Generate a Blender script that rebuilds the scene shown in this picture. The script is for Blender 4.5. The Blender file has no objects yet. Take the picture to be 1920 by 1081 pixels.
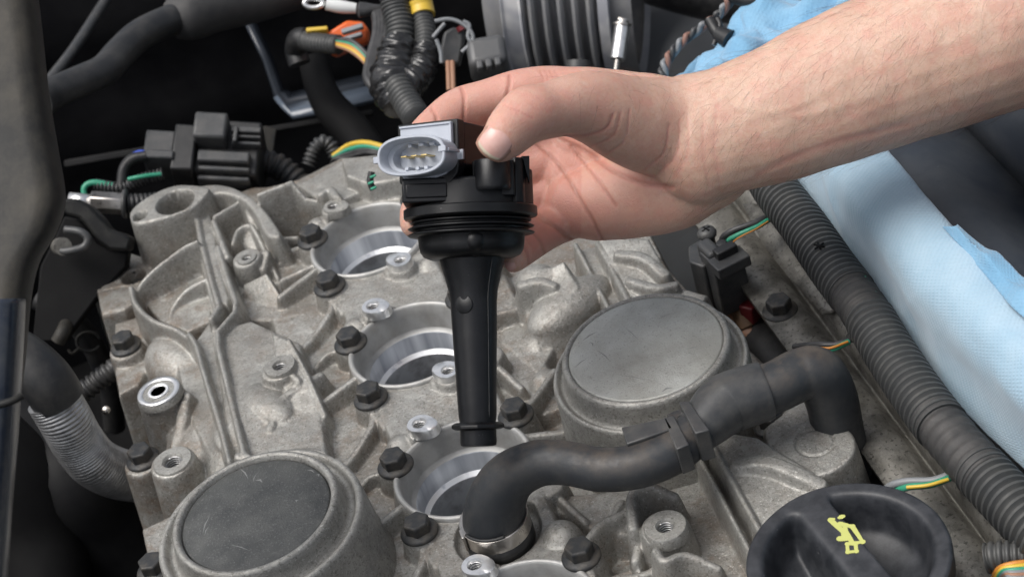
import bpy, bmesh, math, random
import numpy as np
from mathutils import Vector, Matrix
random.seed(7); RNG = np.random.default_rng(11)
scene = bpy.context.scene
COL = scene.collection
PI = math.pi

# ---------------------------------------------------------------- camera
# units are centimetres; z = 0 is the machined top plane of the cylinder head cover, the coil wells run along -y
CAM = np.array([-1.8105, -67.9858, 51.4359])
FW = np.array([0.080014, 0.79987, -0.594815]); RT = np.array([0.931952, -0.271738, -0.24005]); UP = np.array([0.353643, 0.535132, 0.767184])
FW /= np.linalg.norm(FW); UP -= FW * (UP @ FW); UP /= np.linalg.norm(UP); RT = np.cross(FW, UP)
FPX = 3608.0
cd = bpy.data.cameras.new('camera'); cam = bpy.data.objects.new('camera', cd); COL.objects.link(cam)
cd.sensor_width = 36.0; cd.lens = 36.0 * FPX / 1920.0; cd.clip_start = 0.5; cd.clip_end = 3000.0
cam.matrix_world = Matrix(((RT[0], UP[0], -FW[0], CAM[0]), (RT[1], UP[1], -FW[1], CAM[1]), (RT[2], UP[2], -FW[2], CAM[2]), (0, 0, 0, 1)))
cd.dof.use_dof = True; cd.dof.focus_distance = 73.5; cd.dof.aperture_fstop = 0.21
scene.camera = cam

# ---------------------------------------------------------------- world, sun, exposure (soft overcast daylight)
SUN_EL, SUN_AZ = math.radians(66), math.radians(-92)      # azimuth measured from +y towards +x
w = bpy.data.worlds.new('World'); scene.world = w; w.use_nodes = True
nt = w.node_tree; nt.nodes.clear()
sky = nt.nodes.new('ShaderNodeTexSky'); sky.sky_type = 'NISHITA'; sky.sun_disc = False
sky.sun_elevation = SUN_EL; sky.sun_rotation = SUN_AZ; sky.air_density = 1.0; sky.dust_density = 6.0; sky.ozone_density = 1.0
hsv = nt.nodes.new('ShaderNodeHueSaturation'); hsv.inputs['Saturation'].default_value = 0.42
bg = nt.nodes.new('ShaderNodeBackground'); bg.inputs['Strength'].default_value = 0.12
wo = nt.nodes.new('ShaderNodeOutputWorld')
nt.links.new(sky.outputs[0], hsv.inputs['Color']); nt.links.new(hsv.outputs[0], bg.inputs[0]); nt.links.new(bg.outputs[0], wo.inputs[0])
sd = bpy.data.lights.new('sun', 'SUN'); sd.energy = 1.6; sd.angle = math.radians(40); sd.color = (1.0, 0.985, 0.96)
sun = bpy.data.objects.new('sun', sd); COL.objects.link(sun)
sdir = Vector((math.sin(SUN_AZ) * math.cos(SUN_EL), math.cos(SUN_AZ) * math.cos(SUN_EL), math.sin(SUN_EL)))
sun.rotation_euler = sdir.to_track_quat('Z', 'Y').to_euler(); sun.location = sdir * 150
scene.view_settings.view_transform = 'Standard'; scene.view_settings.look = 'None'
scene.view_settings.exposure = 0.32; scene.view_settings.gamma = 1.0
scene.cycles.max_bounces = 6; scene.cycles.diffuse_bounces = 3; scene.cycles.glossy_bounces = 3

# ---------------------------------------------------------------- coordinates: where a sight line of the photograph meets a height or a depth
def ray(u, v):
    return FW + RT * ((u - 960.0) / FPX) - UP * ((v - 540.5) / FPX)
def Z(u, v, z=0.0):
    d = ray(u, v); return CAM + d * ((z - CAM[2]) / d[2])
def D(u, v, d):
    return CAM + ray(u, v) * d
def proj(P):
    d = np.asarray(P) - CAM; k = d @ FW
    return np.stack([960 + FPX * (d @ RT) / k, 540.5 - FPX * (d @ UP) / k], -1), k

# ---------------------------------------------------------------- object helpers
def props(o, label=None, cat=None, group=None, kind=None):
    if label: o['label'] = label
    if cat: o['category'] = cat
    if group: o['group'] = group
    if kind: o['kind'] = kind
    return o
def thing(name, loc, label, cat, group=None):
    o = bpy.data.objects.new(name, None); COL.objects.link(o); o.location = Vector([float(a) for a in loc]); o.empty_display_size = 1
    return props(o, label, cat, group)
def link(name, me, mat, parent=None, smooth=True, bevel=0, seg=2, auto=None):
    o = bpy.data.objects.new(name, me); COL.objects.link(o)
    if mat is not None:
        me.materials.clear()
        for m in (mat if isinstance(mat, (list, tuple)) else [mat]): me.materials.append(m)
    if smooth: me.polygons.foreach_set('use_smooth', [True] * len(me.polygons))
    if parent is not None:
        o.parent = parent
        p = parent.location.copy(); q = parent.parent
        while q is not None: p = p + q.location; q = q.parent
        o.location = -p                     # builders give world coordinates; things are not rotated
    if bevel:
        b = o.modifiers.new('bevel', 'BEVEL'); b.width = bevel; b.segments = seg; b.limit_method = 'ANGLE'; b.angle_limit = math.radians(35); b.harden_normals = False
    if auto or bevel:
        me.set_sharp_from_angle(angle=math.radians(auto or 40))
    return o
class MB:
    def __init__(s): s.v = []; s.f = []; s.m = []; s.n = 0
    def add(s, V, F, mi=0):
        V = np.asarray(V, float).reshape(-1, 3); s.v.append(V)
        s.f += [tuple(i + s.n for i in f) for f in F]; s.m += [mi] * len(F); s.n += len(V); return s
    def mesh(s, name='mesh'):
        me = bpy.data.meshes.new(name); me.from_pydata(np.concatenate(s.v).tolist(), [], s.f); me.update()
        if any(s.m): me.polygons.foreach_set('material_index', s.m)
        return me
    def build(s, name, mat, parent=None, **k): return link(name, s.mesh(name), mat, parent, **k)
def frame(d, hint=(0, 0, 1)):
    d = np.asarray(d, float); d = d / np.linalg.norm(d); h = np.asarray(hint, float)
    if abs(d @ h) > .97 * np.linalg.norm(h): h = np.array([1., 0, .1])
    a = np.cross(h, d); a /= np.linalg.norm(a); return a, np.cross(d, a), d
def spline(pts, n):
    P = np.asarray(pts, float); m = len(P)
    if m == 2:
        t = np.linspace(0, 1, n)[:, None]; return P[0] * (1 - t) + P[1] * t
    Q = np.vstack([2 * P[0] - P[1], P, 2 * P[-1] - P[-2]])
    L = np.concatenate([[0], np.cumsum(np.linalg.norm(np.diff(P[:, :3], axis=0), axis=1))]); s = np.linspace(0, L[-1], n)
    k = np.clip(np.searchsorted(L, s, side='right') - 1, 0, m - 2); t = ((s - L[k]) / np.maximum(L[k + 1] - L[k], 1e-9))[:, None]
    a, b, c, d = Q[k], Q[k + 1], Q[k + 2], Q[k + 3]
    return .5 * (2 * b + (c - a) * t + (2 * a - 5 * b + 4 * c - d) * t * t + (3 * b - a - 3 * c + d) * t ** 3)
def tube_geo(P, R, seg=16, caps=True, hint=(0, 0, 1), R2=None, round_caps=False):
    """sweep along centres P (n,3) with radius R (n) (R2: second half axis)"""
    P = np.asarray(P, float); n = len(P); R = np.broadcast_to(np.asarray(R, float), (n,)).copy(); R2 = R.copy() if R2 is None else np.broadcast_to(np.asarray(R2, float), (n,)).copy()
    T = np.gradient(P, axis=0); T /= np.linalg.norm(T, axis=1)[:, None] + 1e-12
    if round_caps:
        k = 5; a = np.linspace(0, PI / 2, k + 1)[1:]
        Pa = np.array([P[0] - T[0] * R[0] * math.sin(x) for x in a[::-1]]); Pb = np.array([P[-1] + T[-1] * R[-1] * math.sin(x) for x in a])
        ca = np.maximum(np.cos(a), .02)
        P = np.vstack([Pa, P, Pb]); T = np.vstack([np.repeat(T[:1], k, 0), T, np.repeat(T[-1:], k, 0)])
        R2 = np.concatenate([R2[0] * ca[::-1], R2, R2[-1] * ca]); R = np.concatenate([R[0] * ca[::-1], R, R[-1] * ca]); n = len(P)
    A, B, _ = frame(T[0], hint); V = []
    th = np.linspace(0, 2 * PI, seg, endpoint=False); c, s = np.cos(th), np.sin(th)
    for i in range(n):
        A = A - T[i] * (A @ T[i]); A /= np.linalg.norm(A); B = np.cross(T[i], A)
        V.append(P[i] + R[i] * c[:, None] * A + R2[i] * s[:, None] * B)
    V = np.concatenate(V); F = []
    for i in range(n - 1):
        for j in range(seg):
            k = (j + 1) % seg; F.append((i * seg + j, i * seg + k, (i + 1) * seg + k, (i + 1) * seg + j))
    if caps: F.append(tuple(range(seg - 1, -1, -1))); F.append(tuple((n - 1) * seg + j for j in range(seg)))
    return V, F
def tube(pts, r, n=None, seg=16, **k):
    P = np.asarray(pts, float); n = n or max(2, 8 * (len(P) - 1))
    if np.ndim(r) == 0: Q = spline(P, n); return tube_geo(Q, r, seg, **k)
    Q = spline(np.column_stack([P, np.asarray(r, float)]), n); return tube_geo(Q[:, :3], Q[:, 3], seg, **k)
def lathe(prof, c=(0, 0, 0), axis=(0, 0, 1), seg=48, hint=(0, 1, 0)):
    """prof: (r, z) pairs; closed surface of revolution around axis through c"""
    A, B, T = frame(axis, hint); c = np.asarray(c, float); th = np.linspace(0, 2 * PI, seg, endpoint=False)
    V = []; F = []
    for r, z in prof: V.append(c + T * z + r * (np.cos(th)[:, None] * A + np.sin(th)[:, None] * B))
    for i in range(len(prof) - 1):
        for j in range(seg):
            k = (j + 1) % seg; F.append((i * seg + j, i * seg + k, (i + 1) * seg + k, (i + 1) * seg + j))
    if prof[0][0] > 1e-6 and prof[0][0] < 1e5: F.append(tuple(range(seg - 1, -1, -1)))
    F.append(tuple((len(prof) - 1) * seg + j for j in range(seg)))
    return np.concatenate(V), F
def lathe_open(prof, c=(0, 0, 0), axis=(0, 0, 1), seg=48):
    V, F = lathe(prof, c, axis, seg); return V, F[:-2] if prof[0][0] > 1e-6 else F[:-1]
def box(c, s, M=None):
    """box of full size s; M: 3x3 columns = axes"""
    x, y, z = np.asarray(s, float) / 2; V = np.array([(-x, -y, -z), (x, -y, -z), (x, y, -z), (-x, y, -z), (-x, -y, z), (x, -y, z), (x, y, z), (-x, y, z)])
    if M is not None: V = V @ np.asarray(M).T
    return V + np.asarray(c, float), [(0, 3, 2, 1), (4, 5, 6, 7), (0, 1, 5, 4), (1, 2, 6, 5), (2, 3, 7, 6), (3, 0, 4, 7)]
def prism(poly, h0, h1, fr=None, c=(0, 0, 0)):
    """extrude a 2-D polygon between heights h0, h1; fr = 3x3 columns"""
    p = np.asarray(poly, float); a = sum(p[i][0] * p[(i + 1) % len(p)][1] - p[(i + 1) % len(p)][0] * p[i][1] for i in range(len(p)))
    if a < 0: p = p[::-1]
    n = len(p); V = np.vstack([np.column_stack([p, np.full(n, h0)]), np.column_stack([p, np.full(n, h1)])])
    if fr is not None: V = V @ np.asarray(fr).T
    return V + np.asarray(c, float), [tuple(range(n - 1, -1, -1)), tuple(range(n, 2 * n))] + [(i, (i + 1) % n, n + (i + 1) % n, n + i) for i in range(n)]
def rrect(w, h, r, k=5, p=2.0):
    out = []
    for cx, cy, a0 in ((w / 2 - r, h / 2 - r, 0), (-w / 2 + r, h / 2 - r, 90), (-w / 2 + r, -h / 2 + r, 180), (w / 2 - r, -h / 2 + r, 270)):
        for i in range(k + 1):
            a = math.radians(a0 + 90 * i / k); out.append((cx + r * math.cos(a), cy + r * math.sin(a)))
    return out
def loft(rings, closed=True):
    n = len(rings[0]); V = np.concatenate([np.asarray(r, float) for r in rings]); F = []
    for i in range(len(rings) - 1):
        for j in range(n if closed else n - 1):
            k = (j + 1) % n; F.append((i * n + j, i * n + k, (i + 1) * n + k, (i + 1) * n + j))
    return V, F

# ---------------------------------------------------------------- materials (all procedural)
def mat(name, col, rough=.5, metal=0., col2=None, nscale=1.5, ndet=5, thr=(.35, .7), bump=0., bscale=20., spec=.5, dust=None, dust_amt=0., dust_scale=1.2, coat=0., sss=0., rough2=None, speck=None, aniso=False, dust_up=False):
    m = bpy.data.materials.new(name); m.use_nodes = True; t = m.node_tree; N = t.nodes; L = t.links
    b = N['Principled BSDF']; tc = N.new('ShaderNodeTexCoord'); obj = tc.outputs['Object']
    def noise(scale, det=5, rough=.6):
        n = N.new('ShaderNodeTexNoise'); n.inputs['Scale'].default_value = scale; n.inputs['Detail'].default_value = det; n.inputs['Roughness'].default_value = rough; L.new(obj, n.inputs['Vector']); return n.outputs['Fac']
    def ramp(f, a, c):
        r = N.new('ShaderNodeMapRange'); r.inputs['From Min'].default_value = a; r.inputs['From Max'].default_value = c; L.new(f, r.inputs['Value']); return r.outputs[0]
    def mix(f, a, c):
        x = N.new('ShaderNodeMix'); x.data_type = 'RGBA'
        if isinstance(f, float): x.inputs[0].default_value = f
        else: L.new(f, x.inputs[0])
        for s, v in ((x.inputs[6], a), (x.inputs[7], c)):
            if isinstance(v, tuple): s.default_value = (*v[:3], 1)
            else: L.new(v, s)
        return x.outputs[2]
    def mul(f, k):
        x = N.new('ShaderNodeMath'); x.operation = 'MULTIPLY'; L.new(f, x.inputs[0])
        if isinstance(k, (int, float)): x.inputs[1].default_value = k
        else: L.new(k, x.inputs[1])
        return x.outputs[0]
    c = tuple(col)
    if col2: c = mix(ramp(noise(nscale, ndet), *thr), c, tuple(col2))
    if dust:
        f = mul(ramp(noise(dust_scale, 8, .7), .42, .72), dust_amt)
        if dust_up:
            g = N.new('ShaderNodeNewGeometry'); s = N.new('ShaderNodeSeparateXYZ'); L.new(g.outputs['Normal'], s.inputs[0]); f = mul(f, ramp(s.outputs[2], .25, .9))
        c = mix(f, c, tuple(dust))
    if speck:                                   # fine pale grit
        f = mul(ramp(noise(speck[0], 2, .5), speck[1], speck[1] + .05), speck[2]); c = mix(f, c, tuple(speck[3]))
    if isinstance(c, tuple): b.inputs['Base Color'].default_value = (*c[:3], 1)
    else: L.new(c, b.inputs['Base Color'])
    b.inputs['Metallic'].default_value = metal; b.inputs['Roughness'].default_value = rough
    if rough2 is not None: 
        r = N.new('ShaderNodeMapRange'); r.inputs['To Min'].default_value = rough; r.inputs['To Max'].default_value = rough2; r.inputs['From Min'].default_value = .35; r.inputs['From Max'].default_value = .65
        L.new(noise(nscale * 3, 6), r.inputs['Value']); L.new(r.outputs[0], b.inputs['Roughness'])
    b.inputs['Specular IOR Level'].default_value = spec; b.inputs['Coat Weight'].default_value = coat
    if sss: b.inputs['Subsurface Weight'].default_value = sss; b.inputs['Subsurface Radius'].default_value = (.5, .18, .09); b.inputs['Subsurface Scale'].default_value = .6
    if bump:
        bm = N.new('ShaderNodeBump'); bm.inputs['Strength'].default_value = min(1, bump); bm.inputs['Distance'].default_value = .03
        L.new(noise(bscale, 4, .65), bm.inputs['Height']); L.new(bm.outputs[0], b.inputs['Normal'])
    return m
M = {}
def cast_mat(name, grime=.55):
    """sand cast aluminium: grey with fine sparkling grain, brown road grime settled on the low floors in blotches"""
    m = bpy.data.materials.new(name); m.use_nodes = True; t = m.node_tree; N = t.nodes; L = t.links; b = N['Principled BSDF']; tc = N.new('ShaderNodeTexCoord'); ob = tc.outputs['Object']
    def nz(sc, det=6, ro=.6): q = N.new('ShaderNodeTexNoise'); q.inputs['Scale'].default_value = sc; q.inputs['Detail'].default_value = det; q.inputs['Roughness'].default_value = ro; L.new(ob, q.inputs['Vector']); return q.outputs['Fac']
    def mr(f, a, c, lo=0., hi=1.): r = N.new('ShaderNodeMapRange'); r.inputs['From Min'].default_value = a; r.inputs['From Max'].default_value = c; r.inputs['To Min'].default_value = lo; r.inputs['To Max'].default_value = hi; L.new(f, r.inputs['Value']); return r.outputs[0]
    def mx(f, a, c):
        x = N.new('ShaderNodeMix'); x.data_type = 'RGBA'; L.new(f, x.inputs[0])
        for s, v in ((x.inputs[6], a), (x.inputs[7], c)):
            if isinstance(v, tuple): s.default_value = (*v, 1)
            else: L.new(v, s)
        return x.outputs[2]
    def ml(f, g): x = N.new('ShaderNodeMath'); x.operation = 'MULTIPLY'; L.new(f, x.inputs[0]); L.new(g, x.inputs[1]); return x.outputs[0]
    c = mx(mr(nz(.35, 7), .35, .65), (.41, .405, .38), (.29, .285, .265))
    c = mx(mr(nz(2.2, 8, .7), .45, .7, 0, .6), c, (.17, .168, .158))
    sp = N.new('ShaderNodeSeparateXYZ'); L.new(ob, sp.inputs[0]); low = mr(sp.outputs[2], .15, -1.6, .25, 1.)
    c = mx(ml(mr(nz(.42, 9, .72), .43, .58, 0, grime), low), c, (.15, .115, .085))
    c = mx(ml(mr(nz(1.3, 9, .75), .50, .62, 0, grime), low), c, (.19, .125, .08))
    c = mx(mr(nz(10, 3, .6), .32, .45, .65, 0), c, (.10, .093, .08))
    c = mx(mr(nz(9, 3, .6), .60, .68, 0, .5), c, (.60, .60, .57))
    L.new(c, b.inputs['Base Color']); b.inputs['Metallic'].default_value = .55; L.new(mr(nz(1.1, 7), .35, .65, .36, .60), b.inputs['Roughness'])
    bm = N.new('ShaderNodeBump'); bm.inputs['Strength'].default_value = .9; bm.inputs['Distance'].default_value = .042; L.new(nz(8, 5, .7), bm.inputs['Height']); L.new(bm.outputs[0], b.inputs['Normal']); return m
M['cast'] = cast_mat('cast_aluminium')
M['cast_part'] = cast_mat('cast_aluminium_boss', .25)
M['dark_plate'] = mat('dark_cap_plate', (.040, .043, .044), .55, .1, (.075, .078, .076), .55, 9, (.38, .62), .9, 11, dust=(.16, .16, .15), dust_amt=.35, dust_scale=.8, speck=(11, .60, .55, (.14, .14, .14)))
M['grey_plate'] = mat('grey_cap_plate', (.44, .45, .43), .36, .35, (.30, .30, .275), .4, 9, (.38, .62), .7, 13, rough2=.55, dust=(.34, .34, .31), dust_amt=.6, dust_scale=.45, speck=(12, .62, .35, (.12, .12, .11)))
M['machined'] = mat('machined_aluminium', (.42, .44, .48), .28, .7, (.34, .36, .40), .9, 3, (.42, .6), .0, 6)
M['turned'] = mat('turned_wall_glints', (.27, .29, .33), .28, .4, (.66, .69, .73), .55, 4, (.42, .68), .0, 6)  # pale streaks: reflections painted into the wall colour
_t = M['turned'].node_tree; _m = _t.nodes.new('ShaderNodeMapping'); _m.inputs['Scale'].default_value = (1.1, 1.1, .1)
for _n in _t.nodes:
    if _n.type == 'TEX_NOISE':
        _src = _n.inputs['Vector'].links[0].from_socket; _t.links.new(_src, _m.inputs['Vector']); _t.links.new(_m.outputs[0], _n.inputs['Vector'])
M['bright'] = mat('bright_aluminium', (.85, .85, .84), .28, .9, (.6, .6, .6), 2., 4, (.45, .7), .2, 30)
M['rim'] = mat('well_rim', (.42, .42, .41), .45, .4, (.30, .30, .29), 1.1, 5, (.4, .7), .4, 14, dust=(.3, .27, .22), dust_amt=.3)
M['bolt'] = mat('black_bolt', (.022, .024, .026), .42, .1, (.04, .04, .04), 2.5, 5, (.45, .75), .4, 14, dust=(.12, .10, .075), dust_amt=.5, dust_scale=2.2, rough2=.65)
M['rubber'] = mat('black_rubber', (.024, .027, .031), .44, 0, (.040, .041, .042), 1.2, 6, (.4, .7), .3, 16, dust=(.15, .11, .075), dust_amt=.45, dust_scale=.6, dust_up=True, rough2=.6)
M['rubber_clean'] = mat('dull_rubber', (.012, .013, .015), .45, 0, (.022, .022, .023), .8, 5, (.4, .7), .25, 14, dust=(.1, .095, .085), dust_amt=.35, dust_scale=.9)
M['plastic'] = mat('dark_plastic', (.008, .0085, .0095), .42, 0, (.014, .014, .015), 1., 5, (.4, .7), .2, 25, dust=(.09, .085, .08), dust_amt=.25)
M['plastic_mid'] = mat('charcoal_plastic', (.036, .038, .041), .42, 0, (.055, .057, .058), 1., 5, (.4, .7), .25, 22, dust=(.14, .13, .115), dust_amt=.35)
M['coil'] = mat('coil_plastic', (.005, .0055, .007), .33, 0, (.009, .0095, .011), 1.5, 5, (.4, .7), .2, 30, spec=.4, rough2=.42, speck=(14, .75, .5, (.25, .25, .25)))
M['coil_rubber'] = mat('coil_rubber', (.004, .0045, .0055), .38, 0, (.008, .0085, .0095), 1.5, 5, (.4, .7), .1, 30, spec=.38, speck=(11, .745, .6, (.3, .3, .3)))
M['grey_plastic'] = mat('grey_connector_plastic', (.42, .45, .505), .38, 0, (.39, .42, .475), 1.5, 3, (.3, .7), .05, 20)
M['gold'] = mat('brass_pin', (.65, .5, .22), .3, 1.)
M['thread'] = mat('thread_steel', (.5, .5, .5), .35, 1.)
M['steel'] = mat('stainless_band', (.6, .57, .53), .26, 1., (.42, .39, .36), 1., 5, (.4, .7), .1, 6, rough2=.36)
M['foil'] = mat('foil_sleeve', (.52, .52, .52), .34, .8, (.30, .30, .30), 1.6, 6, (.35, .65), .7, 7)
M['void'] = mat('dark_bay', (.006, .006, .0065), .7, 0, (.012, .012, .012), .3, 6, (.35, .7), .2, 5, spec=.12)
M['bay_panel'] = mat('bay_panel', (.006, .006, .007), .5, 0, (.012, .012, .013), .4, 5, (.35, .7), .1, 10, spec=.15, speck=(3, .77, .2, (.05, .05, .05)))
# ---------------------------------------------------------------- the cylinder head cover: one casting modelled as a height relief
GX0, GX1, GY0, GY1, ST = -18.0, 19.0, -27.0, 20.0, 0.052
gx = np.arange(GX0, GX1, ST); gy = np.arange(GY0, GY1, ST); NX, NY = len(gx), len(gy)
XX, YY = np.meshgrid(gx, gy); H = np.full((NY, NX), -12.0)
def win(p, m):
    x0, y0 = p[:, 0].min() - m, p[:, 1].min() - m; x1, y1 = p[:, 0].max() + m, p[:, 1].max() + m
    i0 = max(0, int((x0 - GX0) / ST)); i1 = min(NX, int((x1 - GX0) / ST) + 2); j0 = max(0, int((y0 - GY0) / ST)); j1 = min(NY, int((y1 - GY0) / ST) + 2)
    return slice(j0, max(j0, j1)), slice(i0, max(i0, i1))
def sd_line(X, Y, p):
    d = np.full(X.shape, 1e9)
    for a, b in zip(p[:-1], p[1:]):
        e = b - a; t = np.clip(((X - a[0]) * e[0] + (Y - a[1]) * e[1]) / (e @ e + 1e-12), 0, 1)
        d = np.minimum(d, (X - a[0] - t * e[0]) ** 2 + (Y - a[1] - t * e[1]) ** 2)
    return np.sqrt(d)
def sd_poly(X, Y, p):
    d = np.full(X.shape, 1e9); ins = np.zeros(X.shape, bool); q = np.vstack([p, p[:1]])
    for a, b in zip(q[:-1], q[1:]):
        e = b - a; t = np.clip(((X - a[0]) * e[0] + (Y - a[1]) * e[1]) / (e @ e + 1e-12), 0, 1)
        d = np.minimum(d, (X - a[0] - t * e[0]) ** 2 + (Y - a[1] - t * e[1]) ** 2)
        if abs(b[1] - a[1]) > 1e-9:
            c = ((a[1] > Y) != (b[1] > Y)) & (X < (b[0] - a[0]) * (Y - a[1]) / (b[1] - a[1]) + a[0]); ins ^= c
    d = np.sqrt(d); return np.where(ins, -d, d)
def smax(a, b, k):
    h = np.maximum(k - np.abs(a - b), 0) / k; return np.maximum(a, b) + h * h * k * .25
def smin(a, b, k): return -smax(-a, -b, k)
def raise_(sl, d, top, slope, k, e=.035):
    s = .5 * (d + np.sqrt(d * d + e * e)); H[sl] = smax(H[sl], top - slope * s, k)
def cut_(sl, d, floor, slope, k, e=.10):
    s = .5 * (d + np.sqrt(d * d + e * e)); H[sl] = smin(H[sl], floor + slope * s, k)
def px(pts, z): return np.array([Z(u, v, z)[:2] for u, v in pts])
def smoothp(p, n=10): return spline(p, n * (len(p) - 1) + 1)
def plate(pts, z, top=None, slope=10, k=.09, r=.0, world=False, rnd=False):
    p = np.array(pts, float) if world else px(pts, z)
    if rnd: q = np.vstack([p[-2:], p, p[:2]]); p = spline(q, 8 * (len(q) - 1) + 1)[16:-8]
    sl = win(p, 3); raise_(sl, sd_poly(XX[sl], YY[sl], p) - r, z if top is None else top, slope, k)
def tilt_plate(pts3, slope=9, k=.08):
    """a sloping facet: pts (u, v, z)"""
    P3 = np.array([Z(u, v, z) for u, v, z in pts3]); A = np.column_stack([P3[:, :2], np.ones(len(P3))]); c = np.linalg.lstsq(A, P3[:, 2], rcond=None)[0]
    p = P3[:, :2]; sl = win(p, 3); d = sd_poly(XX[sl], YY[sl], p); t = c[0] * XX[sl] + c[1] * YY[sl] + c[2]
    s = .5 * (d + np.sqrt(d * d + .002)); H[sl] = smax(H[sl], t - slope * s, k)
def rib(pts, z, wd=.22, slope=10, k=.10, sm=True, world=False, shift=(0, 0)):
    """pts (u, v[, z]) along the rib's crest"""
    P3 = np.array([(Z(q[0], q[1], q[2] if len(q) > 2 else z)) for q in pts]) if not world else np.array([(q[0], q[1], q[2] if len(q) > 2 else z) for q in pts], float)
    P3 = P3 + np.array([shift[0], shift[1], 0])
    if sm and len(P3) > 2: P3 = smoothp(P3, 8)
    p = P3[:, :2]; sl = win(p, 2.5); X, Y = XX[sl], YY[sl]; best = np.full(X.shape, -1e9)
    for a, b in zip(P3[:-1], P3[1:]):
        e = (b - a)[:2]; t = np.clip(((X - a[0]) * e[0] + (Y - a[1]) * e[1]) / (e @ e + 1e-12), 0, 1)
        d = np.sqrt((X - a[0] - t * e[0]) ** 2 + (Y - a[1] - t * e[1]) ** 2) - wd; s = .5 * (d + np.sqrt(d * d + .002))
        best = np.maximum(best, a[2] + t * (b[2] - a[2]) - slope * s)
    H[sl] = smax(H[sl], best, k)
def disc(c, r, z, slope=10, k=.10, world=False, shift=0.):
    p = np.array([c], float) if world else px([c], z); p = p + np.array([[0, shift]]); sl = win(p, r + 3); raise_(sl, np.hypot(XX[sl] - p[0, 0], YY[sl] - p[0, 1]) - r, z, slope, k); return p[0]
def dome(c, r, z, hgt, k=.25, world=False, shift=0., rx=None, ang=0):
    """half-ellipsoid bump of height hgt whose top is z"""
    p = np.array([c], float) if world else px([c], z); p = p + np.array([[0, shift]]); sl = win(p, max(r, rx or r) * 1.3); X = XX[sl] - p[0, 0]; Y = YY[sl] - p[0, 1]
    a = math.radians(ang); U = X * math.cos(a) + Y * math.sin(a); V = -X * math.sin(a) + Y * math.cos(a); q = (U / (rx or r)) ** 2 + (V / r) ** 2
    H[sl] = smax(H[sl], z - hgt + hgt * np.where(q < 1, np.sqrt(np.maximum(1 - q, 0)), -3 * (np.sqrt(q) - 1)), k)
def pocket(pts, z, slope=5, k=.25, r=0., world=False):
    p = np.array(pts, float) if world else px(pts, z); sl = win(p, 1.5); cut_(sl, sd_poly(XX[sl], YY[sl], p) - r, z, slope, k)
def hole(c, r, z, floor, slope=14, k=.05, world=False):
    p = np.array([c], float) if world else px([c], z); sl = win(p, r + 1); cut_(sl, np.hypot(XX[sl] - p[0, 0], YY[sl] - p[0, 1]) - r, floor, slope, k); return p[0]

BF = -1.7                                  # floor of the recesses beside the coil wells
# body of the casting
plate([(262, 500), (268, 570), (305, 640), (325, 740), (345, 860), (345, 960), (350, 1250), (900, 1500), (1500, 1500), (1800, 1250), (1680, 1060), (1590, 960), (1585, 870), (1555, 780), (1480, 722), (1395, 645), (1325, 580), (1258, 520), (1212, 440), (1120, 330), (980, 285), (760, 285), (600, 320), (500, 350), (390, 380), (270, 440)], -2.6, slope=6)
plate([(395, 420), (440, 860), (700, 1100), (900, 1500), (1500, 1500), (1640, 1150), (1590, 960), (1560, 850), (1530, 770), (1450, 700), (1380, 630), (1310, 565), (1250, 500), (1212, 440), (1100, 330), (980, 295), (760, 290), (640, 295), (560, 335), (500, 350), (400, 350)], BF, slope=5)
# flat web that carries the wells
RWX = 2.35
plate([(-RWX, -24), (RWX + .2, -24), (RWX + .2, 12.6), (-RWX, 12.6)], -.12, slope=4, world=True)
BORES = [(0, 9.0), (0, 0.0), (0, -9.0), (0, -18.0)]
for bx_, by_ in BORES:
    disc((bx_, by_), 2.95, -.1, slope=5, world=True)
    for ox, oy in ((-2.51, 1.58), (-2.52, -2.66), (2.85, 1.8), (2.8, -2.7)):
        disc((bx_ + ox, by_ + oy), .74, .02, slope=6, k=.3, world=True)
    # bosses and bumps next to each pair of wells
    disc((bx_ - .99, by_ + 2.91), .62, .3, slope=4, k=.3, world=True); disc((bx_ - .55, by_ + 2.75), .5, .1, slope=4, k=.3, world=True)
    disc((bx_ + .98, by_ - 3.43), .62, .3, slope=4, k=.3, world=True); disc((bx_ + .6, by_ - 3.2), .5, .1, slope=4, k=.3, world=True)
    dome((bx_ - 2.05, by_ + 2.9), .75, .2, .9, world=True)
    dome((bx_ + 2.1, by_ - 3.5), .75, .15, 1.0, world=True)
    # left recess ribs: straight rib from the rim, curved ribs from the bolts
    s = (0, by_)
    rib([(-2.9, -.75, 0), (-4.9, -1.45, -.25)], 0, .16, slope=5, k=.22, world=True, shift=s, sm=False)
    rib([(-2.6, 1.6, -.25), (-3.6, 2.1, -.35), (-4.4, 1.75, -.6)], 0, .13, slope=5, k=.22, world=True, shift=s)
    rib([(-2.55, -2.9, -.15), (-2.9, -4.0, -.25), (-4.0, -5.2, -.35), (-5.0, -6.0, -.4)], 0, .17, slope=5, k=.22, world=True, shift=s)
    plate([(-2.2, by_ - 2.2), (-2.7, by_ - 3.5), (-2.5, by_ - 4.6), (-1.6, by_ - 4.8), (-1.6, by_ - 2.2)], -.2, slope=4, world=True)
    # right recess ribs
    rib([(2.9, .5, 0), (4.6, .2, -.3), (5.6, .4, -.4)], 0, .16, slope=5, k=.22, world=True, shift=s)
    rib([(3.0, 2.2, -.1), (3.9, 2.9, -.3), (5.2, 4.3, -.4)], 0, .15, slope=5, k=.22, world=True, shift=s)
    rib([(2.9, -2.9, -.1), (3.3, -4.1, -.3), (3.6, -5.0, -.4)], 0, .15, slope=5, k=.22, world=True, shift=s)
plate([(-2.2, -14), (-5.6, -14), (-5.6, 11), (-2.2, 11)], -.95, slope=2.2, world=True)
plate([(2.2, -6.5), (5.0, -6.5), (5.4, 12), (2.2, 12)], -1.05, slope=2.2, world=True)
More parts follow.
